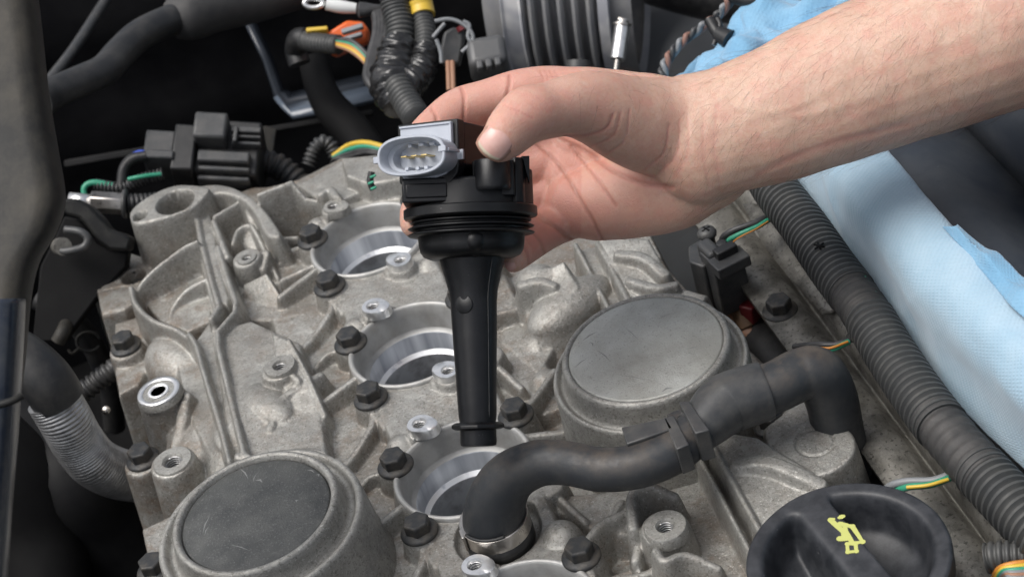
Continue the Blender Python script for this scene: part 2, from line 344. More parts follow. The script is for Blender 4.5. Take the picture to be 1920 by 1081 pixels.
# --- left plateau, its walls and the wedge towards the wells
plate([(402, 660), (395, 620), (470, 600), (560, 640), (600, 770), (612, 850), (440, 862)], -.1, slope=6)
tilt_plate([(508, 618, 1.0), (540, 632, .95), (608, 780, -.1), (617, 850, -.6), (565, 830, -.4), (520, 700, .35)], slope=6)
rib([(540, 634, .95), (575, 700, .5), (608, 775, .0)], 0, .1, slope=7)
dome((455, 760), 1.4, 0.1, .6, rx=2.4, ang=60, k=.5); dome((500, 745), .8, .35, .6, rx=1.6, ang=-70, k=.5)
rib([(598, 700, .1), (560, 722, .3), (530, 745, .25), (505, 800, .05)], 0, .2, slope=5)
rib([(600, 845, -.1), (550, 843, .1), (470, 856, .3), (445, 850, .4)], 0, .2, slope=5)
plate([(430, 520), (470, 495), (540, 520), (560, 590), (530, 600), (480, 600), (420, 590)], -.95, slope=5)
tilt_plate([(452, 520, -.1), (500, 512, .0), (556, 602, -1.2), (505, 608, -1.5), (455, 560, -1.1)], slope=6)
# --- upper left tray, fins and flange around the oil passage
tilt_plate([(395, 400, .15), (455, 372, .15), (475, 440, -1.1), (420, 455, -1.1)], slope=5)
rib([(398, 410, .6), (425, 478, .35)], 0, .16, sm=False); rib([(400, 402, .55), (456, 372, .5)], 0, .13, sm=False)
rib([(456, 374, .45), (478, 432, -.2), (500, 470, -.8)], 0, .14, slope=5)
tilt_plate([(440, 440, .2), (470, 425, .2), (500, 500, -1.2), (450, 470, -.9)], slope=5)
rib([(436, 455, .15), (445, 430, .3), (465, 420, .35), (478, 432, .3), (520, 520, -.7)], 0, .12, slope=6)
rib([(528, 522, -.2), (585, 495, -.1)], 0, .16, sm=False)
tilt_plate([(483, 360, 1.2), (545, 338, 1.2), (560, 400, -.6), (510, 425, -1.2)], slope=7)
rib([(484, 362, 1.3), (545, 338, 1.3), (572, 370, .5), (600, 375, .3)], 0, .12, slope=7, sm=False)
plate([(560, 345), (640, 300), (790, 285), (790, 330), (700, 350), (640, 375), (600, 378)], .2, slope=4)
plate([(640, 296), (700, 290), (760, 288), (800, 300), (780, 330), (690, 345), (650, 330)], .9, slope=5)
rib([(600, 360), (618, 352), (632, 372)], .8, .22, slope=7)
rib([(490, 455, -.7), (520, 445, -.4), (555, 442, -.3)], 0, .14)
# outer flange (long lens with two holes)
plate([(242, 403), (252, 385), (290, 360), (330, 346), (365, 346), (392, 352), (378, 372), (352, 392), (300, 410), (255, 418)], 1.2, slope=8, k=.1, rnd=True)
plate([(360, 352), (400, 345), (440, 352), (478, 375), (505, 405), (525, 440), (500, 440), (478, 400), (455, 375), (420, 362), (385, 365)], .75, slope=6, k=.12, rnd=True)
# tray with a thin raised wall
plate([(243, 545), (262, 560), (300, 600), (352, 620), (395, 600), (395, 560), (370, 470), (330, 490), (270, 525)], -1.0, slope=6)
rib([(368, 450, .9), (340, 462, .8), (290, 500, .5), (262, 530, .1), (258, 548, -.3)], 0, .13, slope=9)
rib([(243, 535, .25), (252, 565, .1), (285, 597, .1), (325, 612, .1), (352, 630, .1)], 0, .15, slope=9)
rib([(388, 520, -.1), (350, 540, -.3), (322, 575, -.8), (318, 600, -1)], 0, .13, slope=5)
# --- the two long rails and the channel between them
plate([(368, 372), (395, 372), (405, 470), (425, 560), (400, 600), (415, 680), (445, 845), (432, 862), (418, 860), (385, 720), (365, 640), (400, 590), (370, 470)], -.25, slope=7)
rib([(366, 392), (374, 443), (394, 522), (408, 569), (394, 594)], .55, .16, slope=10, sm=False)
plate([(370, 400), (392, 395), (402, 440), (412, 500), (428, 555), (425, 570), (412, 565), (398, 520), (380, 445)], .28, slope=8)
rib([(352, 622), (366, 645), (385, 710), (410, 790), (428, 860)], .45, .14, slope=10)
rib([(407, 460), (425, 520), (440, 560), (438, 580), (406, 618), (408, 650), (430, 740), (455, 845), (470, 856)], .45, .15, slope=9, sm=False)
# --- lower left lumps
plate([(265, 620), (290, 600), (330, 620), (375, 660), (410, 790), (432, 862), (380, 940), (345, 900), (318, 800), (300, 740)], -2.0, slope=6)
dome((318, 645), 2.4, -.55, 1.6, rx=1.5, ang=20, k=.6); dome((365, 800), 1.8, -1.0, 1.5, rx=3.2, ang=80, k=.6)
plate([(340, 630), (372, 660), (400, 770), (420, 850), (395, 860), (350, 760), (335, 690)], -.9, slope=2.5, k=.3)
plate([(214, 605), (262, 590), (285, 600), (290, 660), (260, 720), (222, 740), (215, 700)], -1.9, slope=8, k=.1)
plate([(180, 540), (225, 500), (262, 520), (270, 555), (232, 580), (190, 590)], -1.5, slope=8, k=.1)
plate([(183, 480), (200, 470), (240, 470), (300, 490), (260, 530), (190, 545)], -1.45, slope=8, k=.1)
plate([(265, 990), (330, 960), (360, 980), (350, 1060), (280, 1060)], -1.6, slope=8, k=.1)
hole((250, 515), .5, -1.4, -3.0, slope=9)
for c_, z_ in (((191, 500), -1.4), ((236, 652), -1.4), ((267, 866), -1.2)): disc(c_, .85, z_, slope=8, k=.1)
disc((297, 733), 1.02, .0, slope=7, k=.15); disc((323, 865), 1.0, -.3, slope=7, k=.15)
rib([(345, 740, -.3), (340, 790, -.8), (330, 830, -1.2)], 0, .3, slope=4)
# threaded bosses that grow from the plateau
disc((462, 482), .72, .3, slope=7, k=.2); rib([(478, 478, .25), (498, 470, .2), (492, 500, -.1)], 0, .2)
disc((522, 690), .82, .65, slope=7, k=.2); rib([(548, 700, .65), (558, 712, .5), (538, 728, .2)], 0, .17)
disc((625, 388), .62, .5, slope=6, k=.2)
# --- right hand side
plate([(930, 470), (1080, 430), (1215, 430), (1240, 480), (1180, 570), (1080, 640), (1010, 650)], -1.6, slope=5)
tilt_plate([(975, 520, .55), (1060, 500, .6), (1085, 540, .45), (1060, 590, -.2), (1000, 640, -1.3), (985, 600, -.6)], slope=4, k=.4)
dome((1000, 505), 1.0, .8, .9, k=.5); dome((1062, 545), 1.3, .45, 1.0, rx=2.3, ang=20, k=.6); rib([(978, 530, .8), (1010, 524, .9), (1035, 532, .7)], 0, .25, slope=4)
plate([(1080, 470), (1120, 460), (1165, 568), (1140, 580)], -.35, slope=7)
rib([(1078, 455), (1140, 575)], .15, .13, slope=9, sm=False); rib([(1120, 450), (1178, 562)], .45, .16, slope=9, sm=False)
tilt_plate([(1120, 450, .55), (1215, 440, .8), (1262, 520, .6), (1330, 560, -.2), (1300, 600, -.2), (1185, 565, .2)], slope=7)
rib([(1160, 472, .9), (1205, 478, .95), (1245, 510, .8)], 0, .25, slope=5); rib([(1180, 522, .6), (1230, 535, .7), (1262, 530, .6)], 0, .22, slope=5)
plate([(945, 585), (1010, 640), (1040, 650), (1010, 700), (940, 640)], -1.0, slope=4)
# right lower plates
plate([(1120, 900), (1290, 840), (1330, 870), (1450, 1150), (1100, 1300), (1080, 1100), (1220, 1050)], -.9, slope=5)
plate([(1290, 845), (1345, 835), (1460, 1060), (1420, 1100)], -.55, slope=8)
rib([(1298, 830), (1352, 930), (1405, 1030)], .5, .12, slope=10, sm=False)
tilt_plate([(1322, 803, .9), (1420, 815, .9), (1530, 885, .6), (1545, 940, .3), (1410, 1000, .3), (1390, 940, .5)], slope=8)
tilt_plate([(1430, 800, .6), (1480, 760, .5), (1530, 742, .4), (1560, 790, .4), (1582, 840, .3), (1500, 870, .3), (1440, 850, .5)], slope=8)
rib([(1385, 865, .95), (1440, 862, 1.05), (1500, 885, .95), (1535, 905, .7)], 0, .3, slope=4, k=.3)
disc((1528, 838), 1.55, .5, slope=9, k=.2)
ring_c = px([(1528, 828)], .5)[0]; sl = win(ring_c[None], 2); dd = np.hypot(XX[sl] - ring_c[0], YY[sl] - ring_c[1]); H[sl] -= .07 * np.exp(-((dd - .72) / .06) ** 2)
disc((1245, 985), .92, .75, slope=9, k=.2)
rib([(1185, 985, .9), (1183, 925, 1.1), (1210, 905, 1.2), (1262, 925, .6)], 0, .2, slope=7)
rib([(1200, 1000, .2), (1190, 1045, .1)], 0, .2)
rib([(1228, 1028, .9), (1245, 1045, .95), (1285, 1035, .8), (1345, 1060, .3)], 0, .17, slope=7)
rib([(1095, 1012, .1), (1130, 975, .1), (1175, 955, .1)], 0, .16, slope=6); rib([(1100, 1040, 0), (1108, 1075, 0), (1130, 1120, -.2)], 0, .18, slope=6)
dome((1045, 985), .85, .35, 1.0); dome((1020, 700), .8, -.5, .8)
plate([(1010, 930), (1180, 920), (1210, 1000), (1130, 1000), (1050, 960)], -.6, slope=3)
rib([(1010, 915), (1022, 962)], -.1, .16, sm=False)
dome((895, 1065), .9, .2, 1.0)
# wells are open: sink the relief under the turned collars, under the drums it runs flat
for bx_, by_ in BORES: hole((bx_, by_), 2.62, 0, -7, slope=30, world=True)
for bx_, by_ in BORES:
    for ox, oy in ((-.99, 2.91), (.98, -3.43)): hole((bx_ + ox, by_ + oy), .4, 0, -2, slope=30, world=True)
for q_ in ((462, 482, .38, .3), (524, 684, .8, .45), (297, 733, .12, .6), (323, 862, -.2, .55), (1247, 984, .9, .5)): hole(Z(*q_[:3])[:2], q_[3], 0, -3, slope=30, world=True)
hole((328, 378), .86, 1.2, -1.6, slope=16); hole((262, 404), .33, 1.2, -.5, slope=16)
hole((934, 1000), 1.75, -.2, -.55, slope=8)

# raised bead along the plate edge
rib([(1322, 803, 1.0), (1390, 930, .75), (1452, 1040, .5)], 0, .14, slope=9)
# sand cast unevenness and soft wear of the relief itself
def vnoise(scale, amp):
    nx = int((GX1 - GX0) / scale) + 3; ny = int((GY1 - GY0) / scale) + 3; g = RNG.standard_normal((ny, nx))
    fx = (XX - GX0) / scale; fy = (YY - GY0) / scale; i = fx.astype(int); j = fy.astype(int); a = fx - i; b = fy - j; a = a * a * (3 - 2 * a); b = b * b * (3 - 2 * b)
    return amp * ((g[j, i] * (1 - a) + g[j, i + 1] * a) * (1 - b) + (g[j + 1, i] * (1 - a) + g[j + 1, i + 1] * a) * b)
HB = H.copy()
H += vnoise(2.2, .025) + vnoise(.7, .008) + vnoise(.2, .005)
V = np.column_stack([XX.ravel(), YY.ravel(), H.ravel()]); idx = np.arange(NX * NY).reshape(NY, NX)
Q = np.stack([idx[:-1, :-1], idx[:-1, 1:], idx[1:, 1:], idx[1:, :-1]], -1).reshape(-1, 4)
keep = H.ravel()[Q].max(1) > -7.5
for bx_, by_ in BORES:
    c = V[Q].mean(1); keep &= np.hypot(c[:, 0] - bx_, c[:, 1] - by_) > 2.66
Q = Q[keep]; used, inv = np.unique(Q, return_inverse=True); V = V[used]; Q = inv.reshape(-1, 4)
me = bpy.data.meshes.new('casting'); me.vertices.add(len(V)); me.vertices.foreach_set('co', V.ravel()); me.loops.add(Q.size); me.loops.foreach_set('vertex_index', Q.ravel().astype(np.int32))
me.polygons.add(len(Q)); me.polygons.foreach_set('loop_start', np.arange(0, Q.size, 4, dtype=np.int32)); me.update(calc_edges=True)
cover = thing('cylinder_head_cover', (0, 0, 0), 'bare cast aluminium engine top with round coil wells, ribs and black hex bolts', 'engine')
link('casting', me, M['cast'], cover)

# turned well collars with machined steps
def well(c):
    c = (c[0], c[1], 0)
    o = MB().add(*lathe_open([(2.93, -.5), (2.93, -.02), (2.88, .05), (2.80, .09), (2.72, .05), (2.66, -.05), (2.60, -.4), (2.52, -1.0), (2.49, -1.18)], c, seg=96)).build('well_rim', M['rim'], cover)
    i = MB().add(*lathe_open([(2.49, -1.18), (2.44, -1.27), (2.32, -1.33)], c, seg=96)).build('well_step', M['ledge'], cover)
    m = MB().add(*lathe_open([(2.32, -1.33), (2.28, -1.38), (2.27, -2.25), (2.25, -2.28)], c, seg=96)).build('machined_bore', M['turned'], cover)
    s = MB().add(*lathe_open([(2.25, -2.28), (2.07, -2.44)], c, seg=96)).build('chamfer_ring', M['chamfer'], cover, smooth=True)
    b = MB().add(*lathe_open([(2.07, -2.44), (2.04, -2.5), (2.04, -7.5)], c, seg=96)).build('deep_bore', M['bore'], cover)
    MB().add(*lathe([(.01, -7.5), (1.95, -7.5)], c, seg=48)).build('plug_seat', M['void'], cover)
M['ledge'] = mat('well_ledge', (.42, .42, .41), .5, .2, (.34, .34, .33), 2, 4); M['chamfer'] = mat('bright_chamfer', (.88, .89, .9), .3, .45, (.6, .62, .66), 1.3, 3, (.55, .65))
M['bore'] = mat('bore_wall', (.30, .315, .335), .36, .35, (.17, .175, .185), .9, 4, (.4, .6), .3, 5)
for c in BORES: well(c)

# hex flange bolts
def bolt_mesh(k=1.):
    mb = MB(); a = [(math.cos(math.radians(60 * i + 12)), math.sin(math.radians(60 * i + 12))) for i in range(6)]; R = .56 * k
    n = 6; rings = [[(R * x, R * y, .08) for x, y in a], [(R * x, R * y, .56 * k) for x, y in a], [(R * .9 * x, R * .9 * y, .63 * k) for x, y in a]]
    V, F = loft(rings); mb.add(V, F + [(12, 13, 14, 15, 16, 17)]); return mb.mesh('bolt')
def flange_mesh(k=1.):
    return MB().add(*lathe([(.40 * k, .18), (.60 * k, .13), (.74 * k, .07), (.77 * k, .02), (.77 * k, -.06), (.70 * k, -.1)][::-1], seg=40)).mesh('bolt_flange')
BM, FM = bolt_mesh(), flange_mesh()
def bolt(x, y, z, rot=0., parent=None, k=1.):
    parent = parent or cover
    o = bpy.data.objects.new('bolt', BM); COL.objects.link(o); o.parent = parent; o.location = Vector((x, y, z)) - parent.location; o.rotation_euler.z = rot
    if not BM.materials: BM.materials.append(M['bolt']); FM.materials.append(M['bolt'])
    f = bpy.data.objects.new('flange', FM); COL.objects.link(f); f.parent = o
    if k != 1: o.scale = (k, k, k)
    b = o.modifiers.new('bevel', 'BEVEL'); b.width = .035; b.segments = 2; b.limit_method = 'ANGLE'
    return o
FM.polygons.foreach_set('use_smooth', [True] * len(FM.polygons)); FM.set_sharp_from_angle(angle=.8)
for bx_, by_ in BORES:
    for ox, oy in ((-2.51, 1.58), (-2.52, -2.66), (2.85, 1.8)):
        bolt(bx_ + ox, by_ + oy, .06, random.uniform(-.5, .5))
for u, v, z in ((191, 496, -1.34), (236, 648, -1.34), (268, 860, -1.12), (250, 518, -2.2), (1447, 795, -.1), (290, 1068, -1.5)):
    p = Z(u, v, z); bolt(p[0], p[1], z, random.uniform(-.5, .5))

# threaded bosses: oval collar with a tapped hole
def helix_geo(r, z0, z1, pitch, wire=.03, seg=5):
    n = max(12, int((z1 - z0) / pitch * 22)); t = np.linspace(0, (z1 - z0) / pitch * 2 * PI, n)
    return tube_geo(np.column_stack([r * np.cos(t), r * np.sin(t), np.linspace(z0, z1, n)]), wire, seg)
def boss(x, y, z, R, r, m, hgt=.5, oval=None, name='threaded_boss', deep=.9, pitch=.12):
    rings = []
    def ring(rad, zz, stretch=0.):
        th = np.linspace(0, 2 * PI, 40, endpoint=False); X = rad * np.cos(th); Y = rad * np.sin(th)
        if oval and stretch: k = np.clip(X * oval[0] + Y * oval[1], 0, None); X = X + oval[0] * k * stretch; Y = Y + oval[1] * k * stretch
        return np.column_stack([X + x, Y + y, np.full(40, z + zz)])
    rings = [ring(R * 1.06, -hgt, .5), ring(R, -.05, .5), ring(R * .95, 0, .4), ring(r * 1.25, 0), ring(r * 1.05, -.09), ring(r, -.12), ring(r, -deep)]
    V, F = loft([q for q in rings]); o = MB().add(V, F).build(name, m, cover, auto=40)
    V, F = helix_geo(r - .012, -deep, -.14, pitch, .035); h = MB().add(V + np.array([x, y, z]), F).build('thread', M['thread'], o); return o
for bx_, by_ in BORES:
    boss(bx_ - .99, by_ + 2.91, .62, .54, .25, M['bright'] if by_ < 5 else M['cast_part'], .45, oval=(.8, -.6))
    boss(bx_ + .98, by_ - 3.43, .62, .54, .25, M['bright'], .45, oval=(-.6, .8))
p = Z(462, 482, .38); boss(p[0], p[1], .38, .5, .2, M['cast_part'], .4)
p = Z(524, 684, .8); boss(p[0], p[1], .8, .72, .27, M['cast_part'], .5)
p = Z(297, 733, .12); o = boss(p[0], p[1], .12, 1.02, .3, M['cast_part'], .35)
MB().add(*lathe([(.36, .0), (.38, .06), (.46, .07), (.52, .0)], (p[0], p[1], .12), seg=40)).build('raised_lip', M['chamfer'], o)
MB().add(*lathe_open([(.74, .015), (.78, .05), (.98, .05), (1.0, .0)][::-1], (p[0], p[1], .12), seg=48)).build('scraped_rim', M['bright'], o)
p = Z(323, 862, -.2); boss(p[0], p[1], -.2, .88, .38, M['cast_part'], .5)
p = Z(1247, 984, .9); boss(p[0], p[1], .9, .82, .3, M['cast_part'], .5)

def scratches(lst, z, name='scratch'):
    mb = MB()
    for (u0, v0, u1, v1, w_) in lst:
        a, b = Z(u0, v0, z), Z(u1, v1, z); d = (b - a) / np.linalg.norm(b - a); q = np.array([-d[1], d[0], 0]) * w_; m_ = (a + b) / 2 + q * 2; mb.add([a, m_ - q, b, m_ + q], [(0, 1, 2, 3)])
    o = mb.build(name, M['scratch'], cover, smooth=False); o['kind'] = 'stuff'
M['scratch'] = mat('pale_scratch', (.20, .205, .20), .6)
# round drums at the ends of the camshafts
def drum(c, prof, plate_r, plate_z, pm, seg=120):
    MB().add(*lathe_open(prof, (c[0], c[1], 0), seg=seg)).build('camshaft_drum', M['cast_part'], cover)
    MB().add(*lathe([(.01, plate_z - .5), (plate_r, plate_z - .5), (plate_r, plate_z), (plate_r * .97, plate_z + .03), (.01, plate_z + .03)], (c[0], c[1], 0), seg=seg)[:2]).build('cap_plate', pm, cover)
drum((-8.17, -10.45), [(4.9, -2.6), (4.35, 0), (4.2, 1.9), (4.16, 2.25), (4.1, 2.36), (3.98, 2.42), (3.86, 2.36), (3.8, 2.2), (3.72, 2.08), (3.55, 2.1), (3.46, 2.25), (3.4, 2.7), (3.36, 2.95), (3.28, 3.06), (3.16, 3.08), (3.06, 3.0), (2.99, 2.7), (2.99, 2.3)], 2.985, 2.86, M['dark_plate'])
drum((8.38, -9.68), [(4.2, -2.4), (4.0, .9), (3.98, 1.95), (3.93, 2.1), (3.84, 2.16), (3.76, 2.1), (3.72, 1.98), (3.62, 1.92), (3.55, 1.95), (3.47, 2.1), (3.43, 2.5), (3.42, 2.85), (3.36, 3.0), (3.25, 3.07), (3.16, 3.04), (3.12, 2.97), (3.115, 2.6)], 3.11, 3.0, M['grey_plate'])
scratches([(1090, 640, 1122, 620, .03), (1118, 655, 1145, 678, .025), (1075, 690, 1105, 668, .02), (1105, 640, 1112, 650, .03), (1230, 600, 1262, 585, .015), (1170, 612, 1200, 640, .015), (1285, 655, 1310, 650, .02), (1150, 700, 1230, 715, .012), (1240, 735, 1262, 726, .05)], 3.034)
scratches([(448, 876, 466, 898, .03), (474, 905, 482, 885, .02), (380, 1000, 394, 965, .03), (384, 1003, 392, 985, .025), (556, 941, 561, 936, .05), (575, 880, 590, 886, .03), (592, 889, 598, 893, .04), (478, 900, 492, 904, .05), (430, 1020, 470, 1032, .02), (512, 985, 514, 984, .04)], 2.894)
# ---------------------------------------------------------------- the ignition coil held over the third well
CO = D(882, 393, 70.7)
cz = UP * 1.0 + FW * .05 - RT * .036; cz /= np.linalg.norm(cz); cx = RT - cz * (RT @ cz); cx /= np.linalg.norm(cx); cy = np.cross(cz, cx)   # cy points away from the viewer
CF = np.column_stack([cx, cy, cz])
def CL(x, y, z): return CO + CF @ np.array([x, y, z], float)
coil = thing('ignition_coil', CO, 'long black ignition coil with pale grey plug socket held upright in the hand', 'ignition coil')
def cbox(mb, c, s, yaw=0, mi=0):
    a = math.radians(yaw); R = np.array([[math.cos(a), -math.sin(a), 0], [math.sin(a), math.cos(a), 0], [0, 0, 1]]); V, F = box(c, s, R); return mb.add(V @ CF.T + CO, F, mi)
def clathe(mb, prof, c=(0, 0, 0), seg=72, open_=False):
    V, F = (lathe_open if open_ else lathe)(prof, (0, 0, 0), (0, 0, 1), seg); V = V + np.array(c); return mb.add(V @ CF.T + CO, F)
def cprism(mb, poly, h0, h1, M3, c):
    V, F = prism(poly, h0, h1, M3, c); return mb.add(V @ CF.T + CO, F)
# head
YW = math.radians(28); pc = np.array([-math.sin(YW), -math.cos(YW), 0]); pp = np.array([math.cos(YW), -math.sin(YW), 0]); pz = np.array([0, 0, 1.])
PF = np.column_stack([pp, pz, -pc])          # polygon x along the plate, y up, extrusion backwards
PL = np.array([-1.42, -1.30, 2.02])          # centre of the grey plate
mb = MB()
back = [(-1.2, 1.08), (1.32, 1.08), (1.32, -.45), (1.24, -.85), (1.0, -1.15), (.6, -1.32), (0, -1.38), (-.7, -1.32), (-1.2, -1.05)]
cprism(mb, back, -.12, .36, PF, PL)
mb.build('connector_backing', M['coil'], coil, bevel=.05)
mb = MB(); cprism(mb, [(-1.1, 1.03), (1.28, 1.03), (1.28, -.6), (.5, -1.0), (-1.1, -1.0)], .36, 2.9, PF, PL); mb.build('upper_housing', M['coil'], coil, bevel=.07)
mb = MB(); clathe(mb, [(1.98, .05), (1.98, .98), (1.85, 1.05)], (.1, 0, 0)); cbox(mb, (-1.15, -.55, .6), (2.5, 2.4, .88)); mb.build('lower_housing', M['coil'], coil, bevel=.06)
mb = MB(); cbox(mb, (-1.52, -1.72, .58), (1.5, .16, .52)); mb.build('raised_panel', M['coil'], coil, bevel=.05)
mb = MB()
for k in range(5): cbox(mb, (-.47 + .045 * k, -1.79, .62 + 0 * k), (.022, .04, .3))
mb.build('moulding_ribs', M['coil'], coil)
mb = MB(); cbox(mb, (-.12, -1.5, .62), (.5, .5, .8)); mb.build('web', M['coil'], coil, bevel=.05)
mb = MB(); clathe(mb, [(.30, .62), (.52, .56), (.60, .50), (.64, .56), (.66, .66), (.66, 1.52), (.62, 1.6), (.34, 1.6), (.30, 1.5)], (.86, -1.72, 0), open_=True); mb.build('screw_sleeve', M['coil'], coil, auto=35)
mb = MB(); clathe(mb, [(.29, .72), (.29, 1.6), (.36, 1.63), (.42, 1.6)], (.86, -1.72, 0), open_=True); mb.build('sleeve_liner', M['gold2'] if 'gold2' in M else M['steel'], coil)
mb = MB(); cbox(mb, (.9, -.9, .95), (1.5, 1.5, 1.3)); mb.build('sleeve_mount', M['coil'], coil, bevel=.06)
mb = MB(); V, F = prism([(1.45, -1.25), (1.7, -1.42), (1.95, -1.25), (2.12, -.7), (2.2, 0), (2.1, 1.2), (1.3, 1.4), (1.3, -.6)], .05, 1.72); mb.add(V @ CF.T + CO, F)
V, F = prism([(2.0, -1.05), (2.3, -.6), (2.34, .7), (2.1, 1.2), (1.95, 0)], .05, 1.35); mb.add(V @ CF.T + CO, F); mb.build('side_rail', M['coil'], coil, bevel=.05)
mb = MB(); V, F = prism([(-.12, 0), (.16, 0), (.13, -1.0)], -.1, .1, np.column_stack([[.96, .28, 0], [0, 0, 1.], [.28, -.96, 0]]), (2.05, -1.02, 1.78)); mb.add(V @ CF.T + CO, F); mb.build('guide_fin', M['coil'], coil, bevel=.02)
# rubber seal
mb = MB(); clathe(mb, [(1.9, -.4), (2.40, -.33), (2.46, -.28), (2.46, .02), (2.41, .06), (1.9, .08)]); mb.build('flange', M['coil_rubber'], coil, auto=35)
for k, (zz, rr) in enumerate(((-.45, 2.24), (-.66, 2.33), (-.90, 2.34))):
    mb = MB(); clathe(mb, [(2.05, zz - .09), (rr - .05, zz - .045), (rr, zz), (rr - .05, zz + .03), (2.05, zz + .12)]); mb.build('sealing_lip', M['coil_rubber'], coil)
mb = MB(); clathe(mb, [(1.2, -1.82), (1.55, -1.80), (1.78, -1.70), (1.90, -1.52), (1.94, -1.3), (1.96, -1.05), (2.06, -.9), (2.12, -.3)])
V, F = tube([CL(.15, -1.6, -1.0), CL(.15, -1.62, -1.3), CL(.15, -1.45, -1.55)], [.40, .42, .3], n=14, seg=14, round_caps=True); mb.add(V, F)
mb.build('seal_body', M['coil_rubber'], coil)
# stem
def SX(z): return .0 + .02 * 0
mb = MB(); clathe(mb, [(1.22, -1.7), (1.20, -1.85), (1.12, -2.15), (1.0, -2.6), (.90, -3.0), (.855, -3.4), (.83, -4.2), (.79, -5.2), (.745, -6.3), (.72, -7.0), (.70, -7.55), (.66, -7.8), (.67, -8.5), (.65, -8.62), (.57, -8.66)][::-1]); mb.build('stem', M['coil'], coil, auto=50)
mb = MB(); hexa = [(.97 * math.cos(math.radians(a)), .97 * math.sin(math.radians(a))) for a in (0, 50, 90, 130, 180, 230, 270, 310)]
V, F = loft([[(x * .84, y * .84, -8.06) for x, y in hexa], [(x, y, -7.99) for x, y in hexa], [(x, y, -7.88) for x, y in hexa], [(x * .84, y * .84, -7.78) for x, y in hexa]]); F += [tuple(range(7, -1, -1)), tuple(range(24, 32))]
mb.add(V @ CF.T + CO, F); mb.build('collar', M['coil_rubber'], coil, bevel=.02)
mb = MB(); P_ = [CL(r * .62, -r * .80, z) for r, z in ((1.21, -1.86), (1.125, -2.15), (1.005, -2.6), (.905, -3.0), (.86, -3.4), (.835, -4.2), (.795, -5.2), (.75, -6.3), (.725, -7.0), (.70, -7.6))]
V, F = tube(P_, .013, n=40, seg=6); mb.add(V, F); mb.build('mould_seam', M['plastic_mid'], coil)
mb = MB(); V, F = lathe([(.001, .03), (.32, .03), (.34, .015), (.34, -.3)], (-.34, -.76, -3.5), (-.38, -.92, 0), 32); mb.add(V @ CF.T + CO, F); mb.build('round_mark', M['coil_rubber'], coil)
# grey plug socket
mb = MB(); cprism(mb, [(-1.02, .98), (1.14, .98), (1.14, -.4), (1.04, -.68), (.8, -.88), (.4, -.98), (-.9, -.98), (-1.02, -.8)], -.24, -.11, PF, PL); mb.build('socket_plate', M['grey_plastic'], coil, bevel=.03)
mb = MB(); cprism(mb, [(-1.02, .98), (1.14, .98), (1.14, .90), (-1.02, .90)], -.31, -.24, PF, PL); cprism(mb, [(1.06, .9), (1.14, .9), (1.14, -.3), (1.06, -.3)], -.31, -.24, PF, PL); mb.build('plate_edge', M['grey_plastic'], coil, bevel=.02)
def oval(w, h, n=64, p=3.0):
    t = np.linspace(0, 2 * PI, n, endpoint=False); c, s = np.cos(t), np.sin(t); return np.column_stack([w / 2 * np.sign(c) * abs(c) ** (2 / p), h / 2 * np.sign(s) * abs(s) ** (2 / p)])
SC = PL + pp * (-.02) + pz * (-.22)
def oring(w, h, d, p=2.6): o = oval(w, h, 64, p); return SC + o[:, :1] * pp + o[:, 1:] * pz + pc * d
SW, SH = 2.82, 1.46
V, F = loft([oring(SW * .93, SH * .95, .08), oring(SW * .97, SH * .97, .7), oring(SW, SH, 1.1), oring(SW, SH, 1.2), oring(SW - .06, SH - .06, 1.24), oring(SW - .2, SH - .2, 1.24), oring(SW - .26, SH - .26, 1.2), oring(SW - .32, SH - .34, .7), oring(SW - .62, SH - .5, .62), oring(SW - .7, SH - .56, .2), oring(.02, .02, .2)])
mb = MB().add(V @ CF.T + CO, F); sock = mb.build('socket_shroud', M['grey_plastic'], coil, auto=35)
def sbox(mb, a, b, d, s):
    V, F = box(SC + pp * a + pz * b + pc * d, s, np.column_stack([pp, pz, pc])); mb.add(V @ CF.T + CO, F); return mb
for a in (-.42, .0, .42):
    sbox(MB(), a - .1, .02, .55, (.24, .05, .62)).build('pin', M['gold'], sock, bevel=.012)
for a, b, s in ((-.35, .40, .16), (.12, .42, .2), (.58, .42, .22), (-.5, -.40, .14), (-.05, -.42, .12), (.3, -.42, .14)):
    sbox(MB(), a, b, .45, (s, .12, .5)).build('key_rib', M['grey_plastic'], sock, bevel=.015)
sbox(sbox(MB(), -SW / 2 - .06, -.05, 1.1, (.24, .24, .2)), -SW / 2 + .02, -.05, .9, (.1, .12, .5)).build('locking_ear', M['grey_plastic'], sock, bevel=.02)
sbox(sbox(MB(), SW / 2 - .1, .12, 1.14, (.3, .2, .26)), SW / 2 + .03, .1, .7, (.12, .12, .8)).build('locking_ear', M['grey_plastic'], sock, bevel=.02)
sbox(MB(), SW / 2 - .2, .0, .12, (.66, .36, .12)).build('side_step', M['grey_plastic'], sock, bevel=.02)

